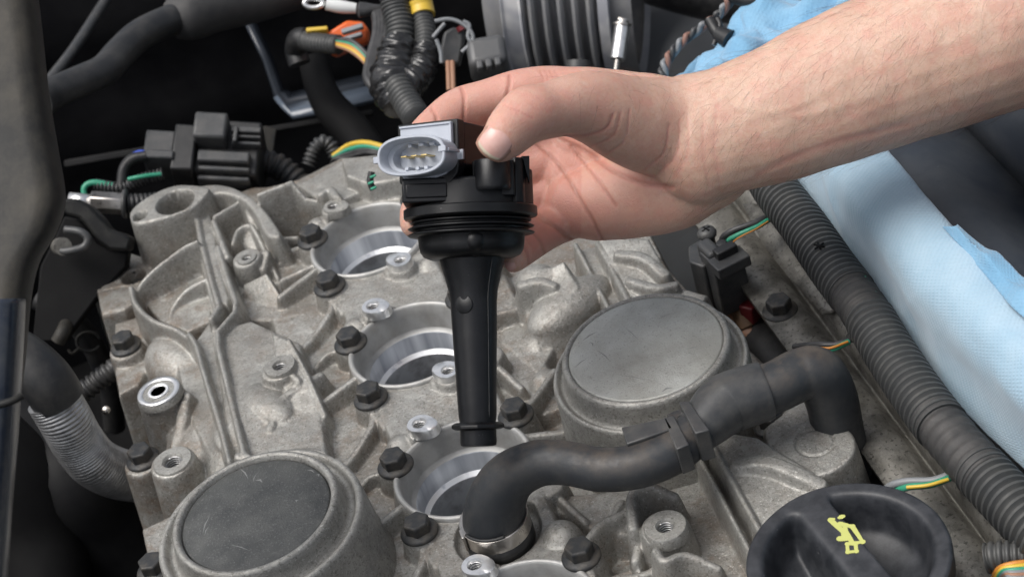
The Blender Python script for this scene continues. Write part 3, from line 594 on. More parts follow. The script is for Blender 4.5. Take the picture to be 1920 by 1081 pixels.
# ---------------------------------------------------------------- the hand and forearm
def limb(pts, seg=26, flat=None, n=None):
    """pts: (u, v, depth, radius) ; flat = ratio of the half axis along the line of sight"""
    P = np.array([D(q[0], q[1], q[2]) for q in pts]); R = np.array([q[3] for q in pts]); Fl = np.array([q[4] if len(q) > 4 else 1. for q in pts])
    n = n or 7 * (len(P) - 1) + 1; S = spline(np.column_stack([P, R, R * Fl]), n)
    return tube_geo(S[:, :3], S[:, 4], seg, hint=UP, R2=S[:, 3], round_caps=True)
LIMBS = [
 # forearm and wrist: vertical half axis first, second = towards the viewer
 [(1300, 262, 72.6, 2.50, .78), (1355, 247, 72.5, 2.40, .82), (1450, 216, 72.4, 2.58, .84), (1600, 154, 72.3, 2.86, .86), (1760, 97, 72.0, 3.0, .9), (1950, 30, 71.7, 3.1, .92), (2200, -60, 71.3, 3.3, .92), (2700, -235, 70.5, 3.9, .92), (3000, -340, 70, 4.2, .95)],
 # heel and palm
 [(1330, 300, 73.4, 1.85, .9), (1260, 340, 74.0, 1.9, .85), (1200, 360, 74.6, 1.78, .85), (1120, 378, 75.0, 1.52, .85), (1075, 385, 75.2, 1.3, .85)],
 [(1330, 240, 73.6, 1.9, .9), (1240, 250, 75.0, 1.9, .8), (1150, 255, 75.8, 1.8, .7), (1080, 260, 76.1, 1.6, .7)],
 [(1330, 260, 73.8, 1.9, .9), (1240, 300, 75.0, 1.8, .8), (1150, 320, 75.9, 1.7, .7), (1060, 330, 76.0, 1.5, .7)],
 # index finger: runs behind the housing, tip comes down behind the socket
 [(1290, 205, 74.0, 1.15), (1160, 182, 74.9, 1.05), (1050, 168, 75.1, .93), (985, 172, 75.0, .92), (915, 190, 74.9, .88), (860, 208, 74.7, .86), (818, 236, 74.0, .76), (790, 262, 73.4, .68), (778, 285, 73.0, .58)],
 # middle finger: behind, tip shows left of the seal
 [(1200, 270, 75.8, 1.2), (1070, 290, 76.2, .98), (960, 330, 76.0, .9), (880, 370, 75.2, .84), (818, 384, 73.8, .74), (788, 388, 72.8, .66), (779, 402, 72.1, .60), (777, 420, 71.8, .54)],
 # ring finger (hidden behind the seal)
 [(1190, 330, 76.0, 1.2), (1070, 350, 76.2, .95), (975, 390, 76.0, .86), (900, 425, 75.2, .8), (850, 440, 74.0, .7)],
 # little finger: curls under, its tip touches the stem
 [(1150, 375, 75.8, 1.2), (1085, 398, 75.9, 1.0), (1045, 418, 75.3, .86), (1010, 443, 74.2, .74), (984, 464, 73.2, .66), (970, 478, 72.4, .58), (964, 486, 71.9, .5)],
 # thumb with its ball
 [(1335, 245, 72.7, 2.0, .85), (1240, 238, 72.3, 1.88, .9), (1180, 226, 71.5, 1.68, .95), (1120, 204, 70.4, 1.42), (1070, 199, 69.5, 1.14), (1025, 208, 68.8, 1.02), (990, 216, 68.2, 1.04, .95), (962, 238, 67.7, .95, .85), (944, 258, 67.4, .86, .8), (932, 270, 67.35, .74, .75)],
]
mb = MB()
for L_ in LIMBS: mb.add(*limb(L_))
# web between thumb and index finger
mb.add(*limb([(1240, 215, 73.6, 1.3), (1160, 195, 73.6, 1.05), (1105, 190, 73.3, .72)]))
me0 = mb.mesh('hand_raw'); tmp = bpy.data.objects.new('hand_raw', me0); COL.objects.link(tmp)
def remesh(o, vox, it, fac=.5):
    r = o.modifiers.new('r', 'REMESH'); r.mode = 'VOXEL'; r.voxel_size = vox; r.use_smooth_shade = True
    s = o.modifiers.new('s', 'SMOOTH'); s.factor = fac; s.iterations = it
    dg = bpy.context.evaluated_depsgraph_get(); dg.update(); me = bpy.data.meshes.new_from_object(o.evaluated_get(dg)); return me
skin_me = remesh(tmp, .068, 16); bpy.data.objects.remove(tmp)
n = len(skin_me.vertices); VC = np.empty(n * 3); skin_me.vertices.foreach_get('co', VC); VC = VC.reshape(-1, 3)
VN = np.empty(n * 3); skin_me.vertices.foreach_get('normal', VN); VN = VN.reshape(-1, 3)
uv, dep = proj(VC); vd = VC - CAM; vd /= np.linalg.norm(vd, axis=1)[:, None]; face = np.clip(-(vd * VN).sum(1), 0, 1)
disp = np.zeros(n)
def crease(pts, depth=.05, wd=5., dmin=0, dmax=999, puff=.0):
    P = spline(np.array(pts, float), 8 * (len(pts) - 1) + 1); d = np.full(n, 1e9)
    for a, b in zip(P[:-1], P[1:]):
        e = b - a; t = np.clip(((uv - a) @ e) / (e @ e + 1e-9), 0, 1); d = np.minimum(d, np.hypot(uv[:, 0] - a[0] - t * e[0], uv[:, 1] - a[1] - t * e[1]))
    ok = (dep > dmin) & (dep < dmax) & (face > .1); g = np.where(ok, np.exp(-(d / (wd * .72)) ** 2), 0); disp[:] -= depth * .9 * g
    if puff: disp[:] += .5 * puff * np.where(ok, np.exp(-((d - 2.2 * wd) / (1.6 * wd)) ** 2), 0)
# palm lines
crease([(1005, 268), (1030, 290), (1060, 325), (1085, 370), (1110, 410), (1130, 450)], .06, 4.5, 72.5, puff=.02)
crease([(1072, 275), (1100, 310), (1130, 350), (1155, 385)], .05, 4, 72.5, puff=.015)
crease([(1050, 262), (1100, 285), (1150, 320), (1200, 342), (1260, 352)], .06, 7, 71.5)
crease([(1000, 400), (1035, 420), (1065, 445), (1080, 460)], .10, 6, 72.5, puff=.02)
crease([(995, 433), (1012, 450), (1022, 478)], .05, 4); crease([(975, 455), (990, 474), (992, 498)], .05, 4)
# index finger joints
crease([(862, 160), (870, 185), (868, 235)], .055, 4, 71); crease([(955, 142), (954, 165), (945, 200)], .06, 4, 71)
crease([(808, 203), (818, 220), (818, 245)], .045, 4, 71)
for k in range(4): crease([(1012 + 9 * k, 132), (1018 + 9 * k, 145), (1016 + 9 * k, 165)], .015, 3, 71)
# ball of the thumb, folds
crease([(1150, 215), (1138, 240), (1105, 253), (1060, 255)], .045, 4, 0, 73.5); crease([(1165, 210), (1150, 255), (1110, 275)], .028, 3.5, 0, 74)
crease([(1182, 205), (1170, 265), (1128, 295)], .025, 3.5, 0, 74); crease([(1255, 235), (1245, 285), (1210, 318)], .03, 4); crease([(1275, 225), (1268, 290), (1235, 325)], .025, 4)
crease([(1290, 220), (1288, 290), (1262, 335)], .018, 4); crease([(1320, 210), (1318, 280), (1330, 350)], .015, 5); crease([(1345, 200), (1340, 270), (1352, 360)], .015, 5)
# thumb knuckle wrinkles, nail fold
for k in range(5): crease([(965 + 10 * k, 170 + 2 * k), (985 + 9 * k, 182 + 2 * k), (1003 + 8 * k, 205 + 2 * k)], .012, 2.6, 0, 71)
crease([(945, 195), (972, 208), (998, 222)], .02, 3, 0, 71)
# forearm tendons and veins
crease([(1420, 330), (1500, 290), (1580, 262), (1700, 235)], .025, 9); crease([(1400, 285), (1480, 262), (1600, 215)], .015, 10)
crease([(1380, 200), (1460, 208), (1520, 190)], -.025, 10); crease([(1440, 215), (1520, 215), (1640, 180)], -.02, 12)
rn = RNG.standard_normal(8); low = sum(np.sin(VC @ (RNG.standard_normal(3) * f_) + rn[i]) for i, f_ in enumerate((.8, 1.1, 1.6, 2.1, 2.6, 3.3))) * .008
VC2 = VC + VN * (disp + low)[:, None]
skin_me.vertices.foreach_set('co', VC2.ravel()); skin_me.update()
# pigmentation and painted crease shade: reddened palm and finger pads, tanned forearm back
att = skin_me.attributes.new('ruddy_crease_shade', 'FLOAT', 'POINT')
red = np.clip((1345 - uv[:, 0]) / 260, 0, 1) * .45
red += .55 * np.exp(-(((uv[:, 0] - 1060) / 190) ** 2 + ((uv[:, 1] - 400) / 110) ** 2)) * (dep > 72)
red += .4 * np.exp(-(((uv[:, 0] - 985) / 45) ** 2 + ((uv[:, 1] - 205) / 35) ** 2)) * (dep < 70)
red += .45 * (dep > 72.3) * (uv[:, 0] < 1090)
red += np.clip(-disp * 9, 0, .5)  # shade of the creases goes into the colour mask
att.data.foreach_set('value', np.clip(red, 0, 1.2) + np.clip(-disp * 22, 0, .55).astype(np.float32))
ms = bpy.data.materials.new('skin'); ms.use_nodes = True; t = ms.node_tree; N = t.nodes; Lk = t.links; b = N['Principled BSDF']; tc = N.new('ShaderNodeTexCoord')
def nz(scale, det=4, rough=.6, src=None):
    q = N.new('ShaderNodeTexNoise'); q.inputs['Scale'].default_value = scale; q.inputs['Detail'].default_value = det; q.inputs['Roughness'].default_value = rough; Lk.new(src or tc.outputs['Object'], q.inputs['Vector']); return q.outputs['Fac']
def mx(f, a, c):
    x = N.new('ShaderNodeMix'); x.data_type = 'RGBA'
    if isinstance(f, float): x.inputs[0].default_value = f
    else: Lk.new(f, x.inputs[0])
    for s_, v_ in ((x.inputs[6], a), (x.inputs[7], c)):
        if isinstance(v_, tuple): s_.default_value = (*v_, 1)
        else: Lk.new(v_, s_)
    return x.outputs[2]
def mr(f, a, c, lo=0., hi=1.):
    r = N.new('ShaderNodeMapRange'); r.inputs['From Min'].default_value = a; r.inputs['From Max'].default_value = c; r.inputs['To Min'].default_value = lo; r.inputs['To Max'].default_value = hi; Lk.new(f, r.inputs['Value']); return r.outputs[0]
an = N.new('ShaderNodeAttribute'); an.attribute_name = 'ruddy_crease_shade'
base = mx(mr(nz(.8), .3, .7), (.64, .445, .345), (.58, .38, .285))
base = mx(mr(nz(5, 5), .45, .75, 0, .45), base, (.46, .23, .165))
base = mx(mr(nz(1.1, 3), .45, .62, 0, .5), base, (.60, .31, .24))
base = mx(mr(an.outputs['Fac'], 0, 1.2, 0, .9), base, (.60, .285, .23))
base = mx(mr(an.outputs['Fac'], 1.0, 1.9, 0, .85), base, (.42, .19, .14))  # deep creases painted darker in place of their shade
base = mx(mr(nz(1.7, 7, .7), .55, .72, 0, .35), base, (.66, .47, .38))
base = mx(mr(nz(3.1, 9, .75), .60, .70, 0, .22), base, (.22, .14, .10))
Lk.new(base, b.inputs['Base Color']); b.inputs['Roughness'].default_value = .42; b.inputs['Specular IOR Level'].default_value = .55
b.inputs['Subsurface Weight'].default_value = .35; b.inputs['Subsurface Radius'].default_value = (.8, .25, .12); b.inputs['Subsurface Scale'].default_value = .35
bm = N.new('ShaderNodeBump'); bm.inputs['Strength'].default_value = .5; bm.inputs['Distance'].default_value = .04
vo = N.new('ShaderNodeTexVoronoi'); vo.inputs['Scale'].default_value = 9; vo.feature = 'DISTANCE_TO_EDGE'; Lk.new(tc.outputs['Object'], vo.inputs['Vector'])
ad = N.new('ShaderNodeMath'); ad.operation = 'ADD'; Lk.new(mr(vo.outputs['Distance'], 0, .12, 0, .35), ad.inputs[0]); Lk.new(nz(12, 6, .7), ad.inputs[1]); Lk.new(ad.outputs[0], bm.inputs['Height']); Lk.new(bm.outputs[0], b.inputs['Normal'])
M['skin'] = ms
person = thing('person', D(1300, 262, 73), 'bare right forearm and hand gripping the ignition coil from the right', 'person')
link('body', skin_me, ms, person)
M['nail'] = mat('fingernail', (.63, .365, .315), .27, 0, (.70, .45, .40), 1.6, 4, (.35, .65), .08, 12)
M['nail_outline'] = mat('nail_groove_shade', (.36, .19, .14), .5, 0, (.48, .28, .21), 3, 4); M['nail_tip'] = mat('nail_free_edge', (.62, .54, .42), .4, 0, (.45, .36, .27), 4, 4, (.5, .7))
# nails: curved plates seated on the finger ends
from mathutils.bvhtree import BVHTree
bvh = BVHTree.FromPolygons([tuple(v) for v in VC2], [tuple(p.vertices) for p in skin_me.polygons])
def nail(c, du, dv, L_, Wd, rw=.6, rl=1.0, tiltL=.2, lift=.04, m=None, name='fingernail'):
    """a curved nail plate seated on the finger end; c centre and (du, dv) direction seen in the photograph, L_, Wd, radii in cm"""
    r = ray(*c); r = r / np.linalg.norm(r); h = bvh.ray_cast(Vector(CAM), Vector(r)); ctr = np.array(h[0]) - r * lift
    ld = RT * du - UP * dv; ld /= np.linalg.norm(ld); ld = ld + r * tiltL; ld -= 0; ld /= np.linalg.norm(ld); wd_ = np.cross(ld, r); wd_ /= np.linalg.norm(wd_); nn = np.cross(wd_, ld); nn *= np.sign(nn @ -r)
    nu, nv = 17, 15; V = []
    for i in range(nu):
        s = i / (nu - 1) * 2 - 1
        for j in range(nv):
            t_ = j / (nv - 1) * 2 - 1; ww = Wd / 2 * t_ * (1 - .10 * abs(s) ** 3 - (.12 * s * s if s < 0 else .04 * s * s)); ll = L_ / 2 * (s - (.20 * t_ * t_ * s if s > 0 else .16 * t_ * t_ * s))
            V.append(ctr + ld * ll + wd_ * ww - nn * (ww * ww / (2 * rw) + ll * ll / (2 * rl)))
    F = [(i * nv + j, i * nv + j + 1, (i + 1) * nv + j + 1, (i + 1) * nv + j) for i in range(nu - 1) for j in range(nv - 1)]
    o = MB().add(V, F).build(name, m or M['nail'], person); sm = o.modifiers.new('solid', 'SOLIDIFY'); sm.thickness = .035; sm.offset = 0
    if m: return
    o.data.materials.append(M['nail_tip']); o.data.polygons.foreach_set('material_index', [1 if i >= nu - 3 else 0 for i in range(nu - 1) for j in range(nv - 1)])
nail((929, 268), -37, 45, 1.25, 1.20, lift=.03, m=M['nail_outline'], name='nail_groove_shade')  # larger dark plate paints the shaded groove round the nail
nail((929, 268), -37, 45, 1.12, 1.06, lift=.055)
nail((955, 498), -25, 12, .42, .42, .3, .5, .3)

# arm hair: fine tapering strands rooted in the skin
def hairs(count, name):
    fp = np.array([p.center[:] for p in skin_me.polygons]); fn = np.array([p.normal[:] for p in skin_me.polygons]); fu, fd = proj(fp)
    vdir = fp - CAM; vdir /= np.linalg.norm(vdir, axis=1)[:, None]; fc = -(vdir * fn).sum(1)
    wgt = (np.clip((fu[:, 0] - 1225) / 160, 0, 1) + .35 * ((fu[:, 0] > 1040) & (fu[:, 0] <= 1225) & (fu[:, 1] < 200))) * (fc > -.35) * (fu[:, 0] < 2300)
    hgt = (fp @ UP); ax = hgt - (CAM @ UP)
    top = np.clip(1.25 - (fu[:, 1] - (300 - (fu[:, 0] - 1350) * .30)) / 120, .18, 1.2); wgt = wgt * top; wgt /= wgt.sum()
    pick = RNG.choice(len(fp), count, p=wgt); armd = D(1300, 262, 73) - D(1900, 45, 72); armd /= np.linalg.norm(armd); V = []; F = []; k = 0
    for i in pick:
        nrm = fn[i]; dirv = armd * .75 - UP * (.75 + .5 * RNG.random()) + RNG.standard_normal(3) * .28; dirv = dirv - nrm * (dirv @ nrm); dirv /= np.linalg.norm(dirv) + 1e-9
        L_ = RNG.uniform(.55, 1.9); lift = RNG.uniform(.04, .22); bend = np.cross(nrm, dirv) * RNG.uniform(-.5, .5); p0 = fp[i] + RNG.standard_normal(3) * .03 * (1 - abs(nrm))
        side = np.cross(dirv, vdir[i]); side /= np.linalg.norm(side) + 1e-9; wdt = RNG.uniform(.0018, .0032)
        for s in range(6):
            tt = s / 5; p = p0 + dirv * L_ * tt + nrm * lift * math.sin(tt * 2.2) * L_ + bend * L_ * tt * tt; ww = wdt * (1 - .85 * tt)
            V += [p - side * ww, p + side * ww, p + nrm * ww]
            if s:
                for a, b_ in ((0, 1), (1, 2), (2, 0)): F.append((k + a - 3, k + b_ - 3, k + b_, k + a))
            k += 3
    o = MB().add(V, F).build(name, M['hair'], person); o['kind'] = 'stuff'
M['hair'] = mat('arm_hair', (.10, .06, .04), .5)
hairs(1250, 'arm_hair')
# ---------------------------------------------------------------- helpers for hoses and wires
def hose(name, pts, r, m, label=None, cat=None, parent=None, seg=20, n=None, group=None, **k):
    V, F = tube(pts, r, n=n, seg=seg, **k); o = MB().add(V, F).build(name, m, parent, auto=60)
    if label: props(o, label, cat, group)
    return o
def ridged(pts, r, pitch=.34, depth=.09, seg=26, duty=.5, n_per=6, taper=None):
    """corrugated sleeve: square-ish ridges"""
    P = spline(np.array(pts, float), 60); L_ = np.linalg.norm(np.diff(P, axis=0), axis=1).sum(); nr = max(2, int(L_ / pitch)); n = nr * n_per
    S = spline(P, n + 1); t = (np.arange(n + 1) % n_per) / n_per
    R = r - depth * 1.25 * (.5 - .5 * np.clip(np.cos(2 * PI * t) * 1.9 + .55, -1, 1)); return tube_geo(S, R, seg)
def PZ(*a): return [Z(*q) for q in a]
def PD(*a): return [D(*q) for q in a]

# ---------------------------------------------------------------- breather hose
hb = Z(937, 1003, 0.0)
hp = [hb + np.array([0, 0, -.4]), hb + np.array([0, 0, .9]), Z(936, 925, 2.1), Z(962, 890, 2.9), Z(1010, 868, 3.3), Z(1065, 868, 3.3), Z(1130, 880, 3.1), Z(1200, 872, 3.1), Z(1262, 846, 3.1), Z(1310, 806, 3.1), Z(1345, 775, 3.1)]
breather = thing('breather_hose', hb, 'thick black rubber breather hose bending from steel clamp to moulded clip', 'hose')
hose('hose_tube', hp, [1.22, 1.22, 1.10, .98, .88, .83, .83, .83, .84, .86, .9], M['rubber'], parent=breather, seg=36, n=110)
MB().add(*lathe([(1.24, -.35), (1.36, -.3), (1.36, .3), (1.30, .36), (1.2, .38)], hb, seg=64)).build('hose_cuff', M['rubber_clean'], breather)
band = MB().add(*lathe_open([(1.26, .36), (1.36, .37), (1.36, 1.02), (1.33, 1.04), (1.22, 1.03)], hb, seg=72)).build('clamp_band', M['steel'], breather, auto=30)
V, F = tube([hb + np.array([1.30 * math.cos(a), 1.30 * math.sin(a), 1.08]) for a in np.linspace(math.radians(200), math.radians(275), 9)], .07, n=20, seg=8); MB().add(V, F).build('band_lip', M['rubber_clean'], band)
MB().add(*box(hb + np.array([-1.36, -.25, .68]), (.12, .5, .72))).build('band_lock', M['steel'], band, bevel=.02)
V, F = tube(PZ((962, 935, 1.95), (985, 906, 2.45), (1020, 899, 2.6), (1060, 899, 2.7), (1075, 903, 2.7), (1120, 916, 2.5), (1180, 916, 2.5), (1250, 893, 2.5), (1300, 862, 2.5)), .028, n=60, seg=6); MB().add(V, F).build('mould_line', M['plastic_mid'], breather)
V, F = tube(PZ((1300, 812, 3.1), (1325, 790, 3.15), (1352, 764, 3.2), (1372, 752, 3.2), (1430, 733, 3.1), (1436, 731, 3.1)), [.85, .98, 1.12, 1.16, 1.13, 1.04], n=40, seg=36); cuff = MB().add(V, F).build('moulded_cuff', M['plastic_mid'], breather, auto=30)
hose('upper_tube', PZ((1420, 737, 3.1), (1460, 722, 3.1), (1500, 702, 3.05)) + [Z(1532, 700, 2.85), Z(1536, 706, 2.6) + np.array([.25, -.1, -1.0]), Z(1536, 706, 2.6) + np.array([.3, -.1, -3.0]), Z(1536, 706, 2.6) + np.array([.3, -.1, -8.0])], [.98, .98, 1.0, 1.02, 1.02, 1.0, 1.0], M['rubber'], parent=breather, seg=32, n=80)
# clip bracket moulded on the hose
def pplate(name, pts, z0, z1, m, parent, bevel=.05, **k):
    """plate whose outline is given on the photograph at height z1"""
    p = px(pts, z1); V, F = prism(p, z0, z1); return MB().add(V, F).build(name, m, parent, bevel=bevel, **k)
pplate('clip_arm', [(1165, 800), (1250, 782), (1262, 802), (1175, 832)], 3.5, 4.0, M['plastic_mid'], breather)
pplate('clip_wall', [(1243, 782), (1264, 778), (1292, 832), (1268, 842)], 2.7, 4.0, M['plastic_mid'], breather)
pplate('clip_wall', [(1272, 752), (1292, 750), (1330, 805), (1303, 812)], 2.7, 4.15, M['plastic_mid'], breather)
pplate('clip_bed', [(1250, 775), (1290, 760), (1320, 820), (1285, 838)], 2.7, 3.3, M['rubber'], breather)

# ---------------------------------------------------------------- oil filler cap
oc = np.array([10.82, -23.75, 3.0]); cap = thing('oil_filler_cap', oc, 'round black oil filler cap with yellow oil can symbol on its grip', 'oil cap')
ga = Z(1538, 925, 3)[:2]; gb = Z(1700, 1120, 3)[:2]; gdir = (gb - ga) / np.linalg.norm(gb - ga); gn = np.array([gdir[1], -gdir[0]])
nr, na = 90, 240; V = []; F = []
for i in range(nr + 1):
    r = 3.48 * i / nr
    for j in range(na):
        a = 2 * PI * j / na; x, y = r * math.cos(a), r * math.sin(a); s = x * gn[0] + y * gn[1] + .12
        bowl = 1 / (1 + math.exp((r - 2.72) / .07)); dep_ = -2.2 * bowl * (.8 + .2 * math.cos(min(r, 3) * 1.0)) - .35 * bowl * max(0, 1 - (r / 2.6) ** 2)
        hw = .70; h = 1 / (1 + math.exp((abs(s) - hw - (.0 if s < 0 else .10)) / (.03 if s < 0 else .08))); z = dep_ * (1 - h) + .02 * h
        if r > 3.36: z -= ((r - 3.36) / .12) ** 2 * .09
        V.append((oc[0] + x, oc[1] + y, oc[2] + z))
for i in range(nr):
    for j in range(na):
        k = (j + 1) % na; F.append((i * na + j, (i + 1) * na + j, (i + 1) * na + k, i * na + k))
M['cap'] = mat('cap_plastic', (.015, .017, .021), .48, 0, (.024, .026, .031), 1.2, 5, (.4, .7), .2, 14, dust=(.12, .125, .135), dust_amt=.22, speck=(4, .76, .4, (.2, .2, .2)))
MB().add(V, F).build('cap_top', M['cap'], cap)
MB().add(*lathe_open([(3.48, -.09), (3.5, -.2), (3.5, -.9), (3.35, -1.0), (2.9, -1.05), (2.9, -3)][::-1], oc, seg=96)).build('cap_skirt', M['cap'], cap, auto=40)
M['yellow_print'] = mat('yellow_print', (.48, .50, .15), .5)
def zp(x, y): return (1380 + x / 4.364, 880 + y / 4.364)
def stroke(mb, pts, w_, z, close=False):
    p = px([zp(*q) for q in pts], z)
    if close: p = np.vstack([p, p[:1]])
    n_ = len(p); T_ = np.gradient(p, axis=0) if not close else None; V = []
    for i in range(n_):
        if close: d_ = (p[(i + 1) % (n_ - 1)] - p[i]) if i < n_ - 1 else p[1] - p[0]; e_ = p[i] - p[i - 1] if i else p[0] - p[-2]; t_ = d_ / np.linalg.norm(d_) + e_ / np.linalg.norm(e_)
        else: t_ = T_[i]
        t_ = t_ / np.linalg.norm(t_); q = np.array([-t_[1], t_[0]]) * w_ / 2; V += [(*(p[i] + q), z), (*(p[i] - q), z)]
    mb.add(V, [(2 * i, 2 * i + 1, 2 * i + 3, 2 * i + 2) for i in range(n_ - 1)])
    for i in range(n_): mb.add([(p[i][0] + w_ / 2 * math.cos(a), p[i][1] + w_ / 2 * math.sin(a), z + .001 + .0004 * i) for a in np.linspace(0, 2 * PI, 16, endpoint=False)], [tuple(range(16))])
sy = MB(); zs = oc[2] + .032
stroke(sy, [(772, 408), (830, 462), (880, 505), (890, 560)], .2, zs); stroke(sy, [(850, 440), (905, 455)], .2, zs)
stroke(sy, [(895, 455), (952, 462), (1035, 588), (955, 600), (892, 500)], .21, zs + .003, True)
stroke(sy, [(850, 562), (900, 560)], .24, zs + .006); stroke(sy, [(910, 605), (978, 605), (985, 665), (915, 672)], .18, zs + .006, True); stroke(sy, [(775, 400), (800, 402)], .1, zs + .009)
for (x, y), r_ in (((862, 386), .10), ((848, 392), .07), ((876, 382), .08)):
    c_ = px([zp(x, y)], zs)[0]; sy.add([(c_[0] + r_ * math.cos(a), c_[1] + r_ * math.sin(a), zs + .012 + r_ * .02) for a in np.linspace(0, 2 * PI, 20, endpoint=False)], [tuple(range(20))])
sy.build('oil_can_symbol', M['yellow_print'], cap, smooth=False)

# ---------------------------------------------------------------- pressed rail beside the cover
M['rail'] = mat('dusty_rail', (.20, .195, .18), .45, .5, (.10, .097, .088), 1.1, 9, (.40, .60), 1., 9, dust=(.27, .25, .21), dust_amt=.5, dust_scale=.4, speck=(6, .60, .7, (.05, .047, .042)))
rail = thing('pressed_metal_rail', Z(1600, 800, -1), 'dusty grey pressed metal rail running beside the black corrugated conduit', 'rail')
def strip(lines, m, name, parent, n=30, thick=.12, **k):
    """lines: list of polylines [(u,v,z)...] lofted across"""
    S = [spline(np.array([Z(*q) for q in ln]), n) for ln in lines]; Vv = np.concatenate(S); F = [(i * n + j, (i + 1) * n + j, (i + 1) * n + j + 1, i * n + j + 1) for i in range(len(S) - 1) for j in range(n - 1)]
    o = MB().add(Vv, F).build(name, m, parent, **k); s = o.modifiers.new('solid', 'SOLIDIFY'); s.thickness = thick; s.offset = -1; return o
def ln(x0, y0, x1, y1, z, ya, yb, n=2):
    f = lambda y: x0 + (x1 - x0) * (y - y0) / (y1 - y0); return [(f(y), y, z) for y in np.linspace(ya, yb, n)]
A_ = (330, 1240)
strip([ln(1400, 548, 1660, 905, -1.25, *A_), ln(1402, 548, 1662, 905, -.95, *A_), ln(1450, 548, 1712, 905, -.95, *A_), ln(1478, 548, 1742, 905, -.98, *A_), ln(1492, 548, 1756, 905, -1.5, *A_), ln(1502, 548, 1766, 905, -1.6, *A_), ln(1512, 548, 1776, 905, -1.2, *A_), ln(1528, 548, 1790, 905, -.4, *A_), ln(1548, 548, 1810, 905, -.05, *A_), ln(1575, 548, 1836, 905, -.05, *A_), ln(1610, 548, 1870, 905, -.8, *A_), ln(1650, 548, 1910, 905, -1.8, *A_)], M['rail'], 'rail_sheet', rail, n=40)
strip([[(1395, 385, -.2), (1440, 470, -.2), (1500, 540, -.2), (1545, 590, -.25)], [(1420, 385, .05), (1470, 455, .1), (1525, 530, .1), (1562, 588, .0)], [(1448, 395, .2), (1490, 450, .2), (1538, 520, .2), (1572, 575, .15)], [(1475, 400, .0), (1500, 440, .0), (1548, 505, .0), (1577, 560, -.1)]], M['rail'], 'upper_flange', rail, n=24)
strip([[(1625, 660, -.5), (1700, 760, -.5), (1800, 880, -.5), (1960, 1080, -.5)], [(1622, 655, .0), (1705, 752, .05), (1806, 868, .05), (1970, 1062, .05)], [(1640, 655, .1), (1722, 748, .1), (1825, 866, .1), (1990, 1060, .1)], [(1665, 665, -.1), (1745, 755, -.1), (1850, 866, -.1), (2010, 1060, -.1)]], M['rail'], 'lower_flange', rail, n=24)
p = Z(1463, 584, -.93); b0 = bolt(p[0], p[1], -.86, .5, parent=rail)

# ---------------------------------------------------------------- corrugated conduit with taped sections
M['conduit'] = mat('conduit_plastic', (.040, .042, .043), .46, 0, (.055, .056, .055), 1.3, 5, (.4, .7), .12, 20, dust=(.14, .135, .12), dust_amt=.45, dust_scale=.7, dust_up=True)
M['tape'] = mat('cloth_tape', (.030, .030, .031), .62, 0, (.045, .044, .043), 1.5, 5, (.4, .7), .5, 26, dust=(.12, .11, .10), dust_amt=.4, dust_up=True)
CP = np.array([Z(*q) for q in ((1405, 262, 1.9), (1448, 345, 1.9), (1508, 425, 1.9), (1560, 500, 1.9), (1618, 578, 1.9), (1668, 660, 1.9), (1725, 745, 1.9), (1790, 828, 1.9), (1860, 905, 1.9), (1945, 995, 1.9), (2060, 1120, 1.9))])
CS = spline(CP, 400); CU = proj(CS)[0]
def sect(y0, y1): k = (CU[:, 1] >= y0) & (CU[:, 1] <= y1); return CS[k][::4] if k.sum() > 12 else CS[k]
conduit = thing('corrugated_conduit', Z(1650, 640, 1.9), 'thick black corrugated conduit with two taped sections beside blue towel', 'conduit')
for y0, y1 in ((250, 552), (598, 800), (880, 1120)):
    V, F = ridged(sect(y0, y1), 1.02, .335, .13, 34); MB().add(V, F).build('corrugated_sleeve', M['conduit'], conduit, auto=50)
for y0, y1 in ((535, 620), (775, 905)):
    S = sect(y0, y1); q = spline(S, 60); R = .95 + .02 * np.sin(np.arange(60) * .9) + .015 * RNG.standard_normal(60); V, F = tube_geo(q, R, 30); MB().add(V, F).build('tape_wrap', M['tape'], conduit, auto=70)
M['green'] = mat('green_wire', (.03, .26, .15), .4, 0, (.05, .3, .2), 3); M['orange'] = mat('orange_wire', (.55, .22, .04), .4); M['black_wire'] = mat('black_wire', (.03, .03, .032), .42, 0, (.06, .06, .06), 2); M['grey_wire'] = mat('grey_wire', (.2, .21, .22), .45)
M['yellow'] = mat('yellow_wire', (.62, .42, .05), .42); M['blue_wire'] = mat('blue_wire', (.03, .08, .5), .4); M['red'] = mat('red_plastic', (.13, .012, .016), .45); M['copper_wire'] = mat('tan_wire', (.30, .16, .10), .5)
V, F = tube([CS[i] + np.array([.62, .40, .66]) * 1.02 for i in range(70, 225, 5)], .022, n=90, seg=6); MB().add(V, F).build('green_thread', M['green'], conduit)
mk = MB(); cm = Z(1536, 461, 2.93)
for a in (20, 80, 130): 
    q = math.radians(a); V, F = box(cm, (.5, .07, .05), np.array([[math.cos(q), -math.sin(q), 0], [math.sin(q), math.cos(q), 0], [0, 0, 1]])); mk.add(V + np.array([0, 0, .004 * a / 20]), F)
mk.build('split_mark', M['void'], conduit)
def harness(label, loc, wires, sleeve=None):
    t_ = thing('wire_branch', D(*loc) if len(loc) == 3 and loc[2] > 40 else Z(*loc), label, 'wires', 'wire branches leaving the conduit')
    for pts, r, m in wires: hose('wire', [Z(*q) for q in pts], r, m, parent=t_, seg=10, n=40)
    if sleeve: hose('tape_end', [Z(*q) for q in sleeve], .2, M['tape'], parent=t_, seg=12)
    return t_
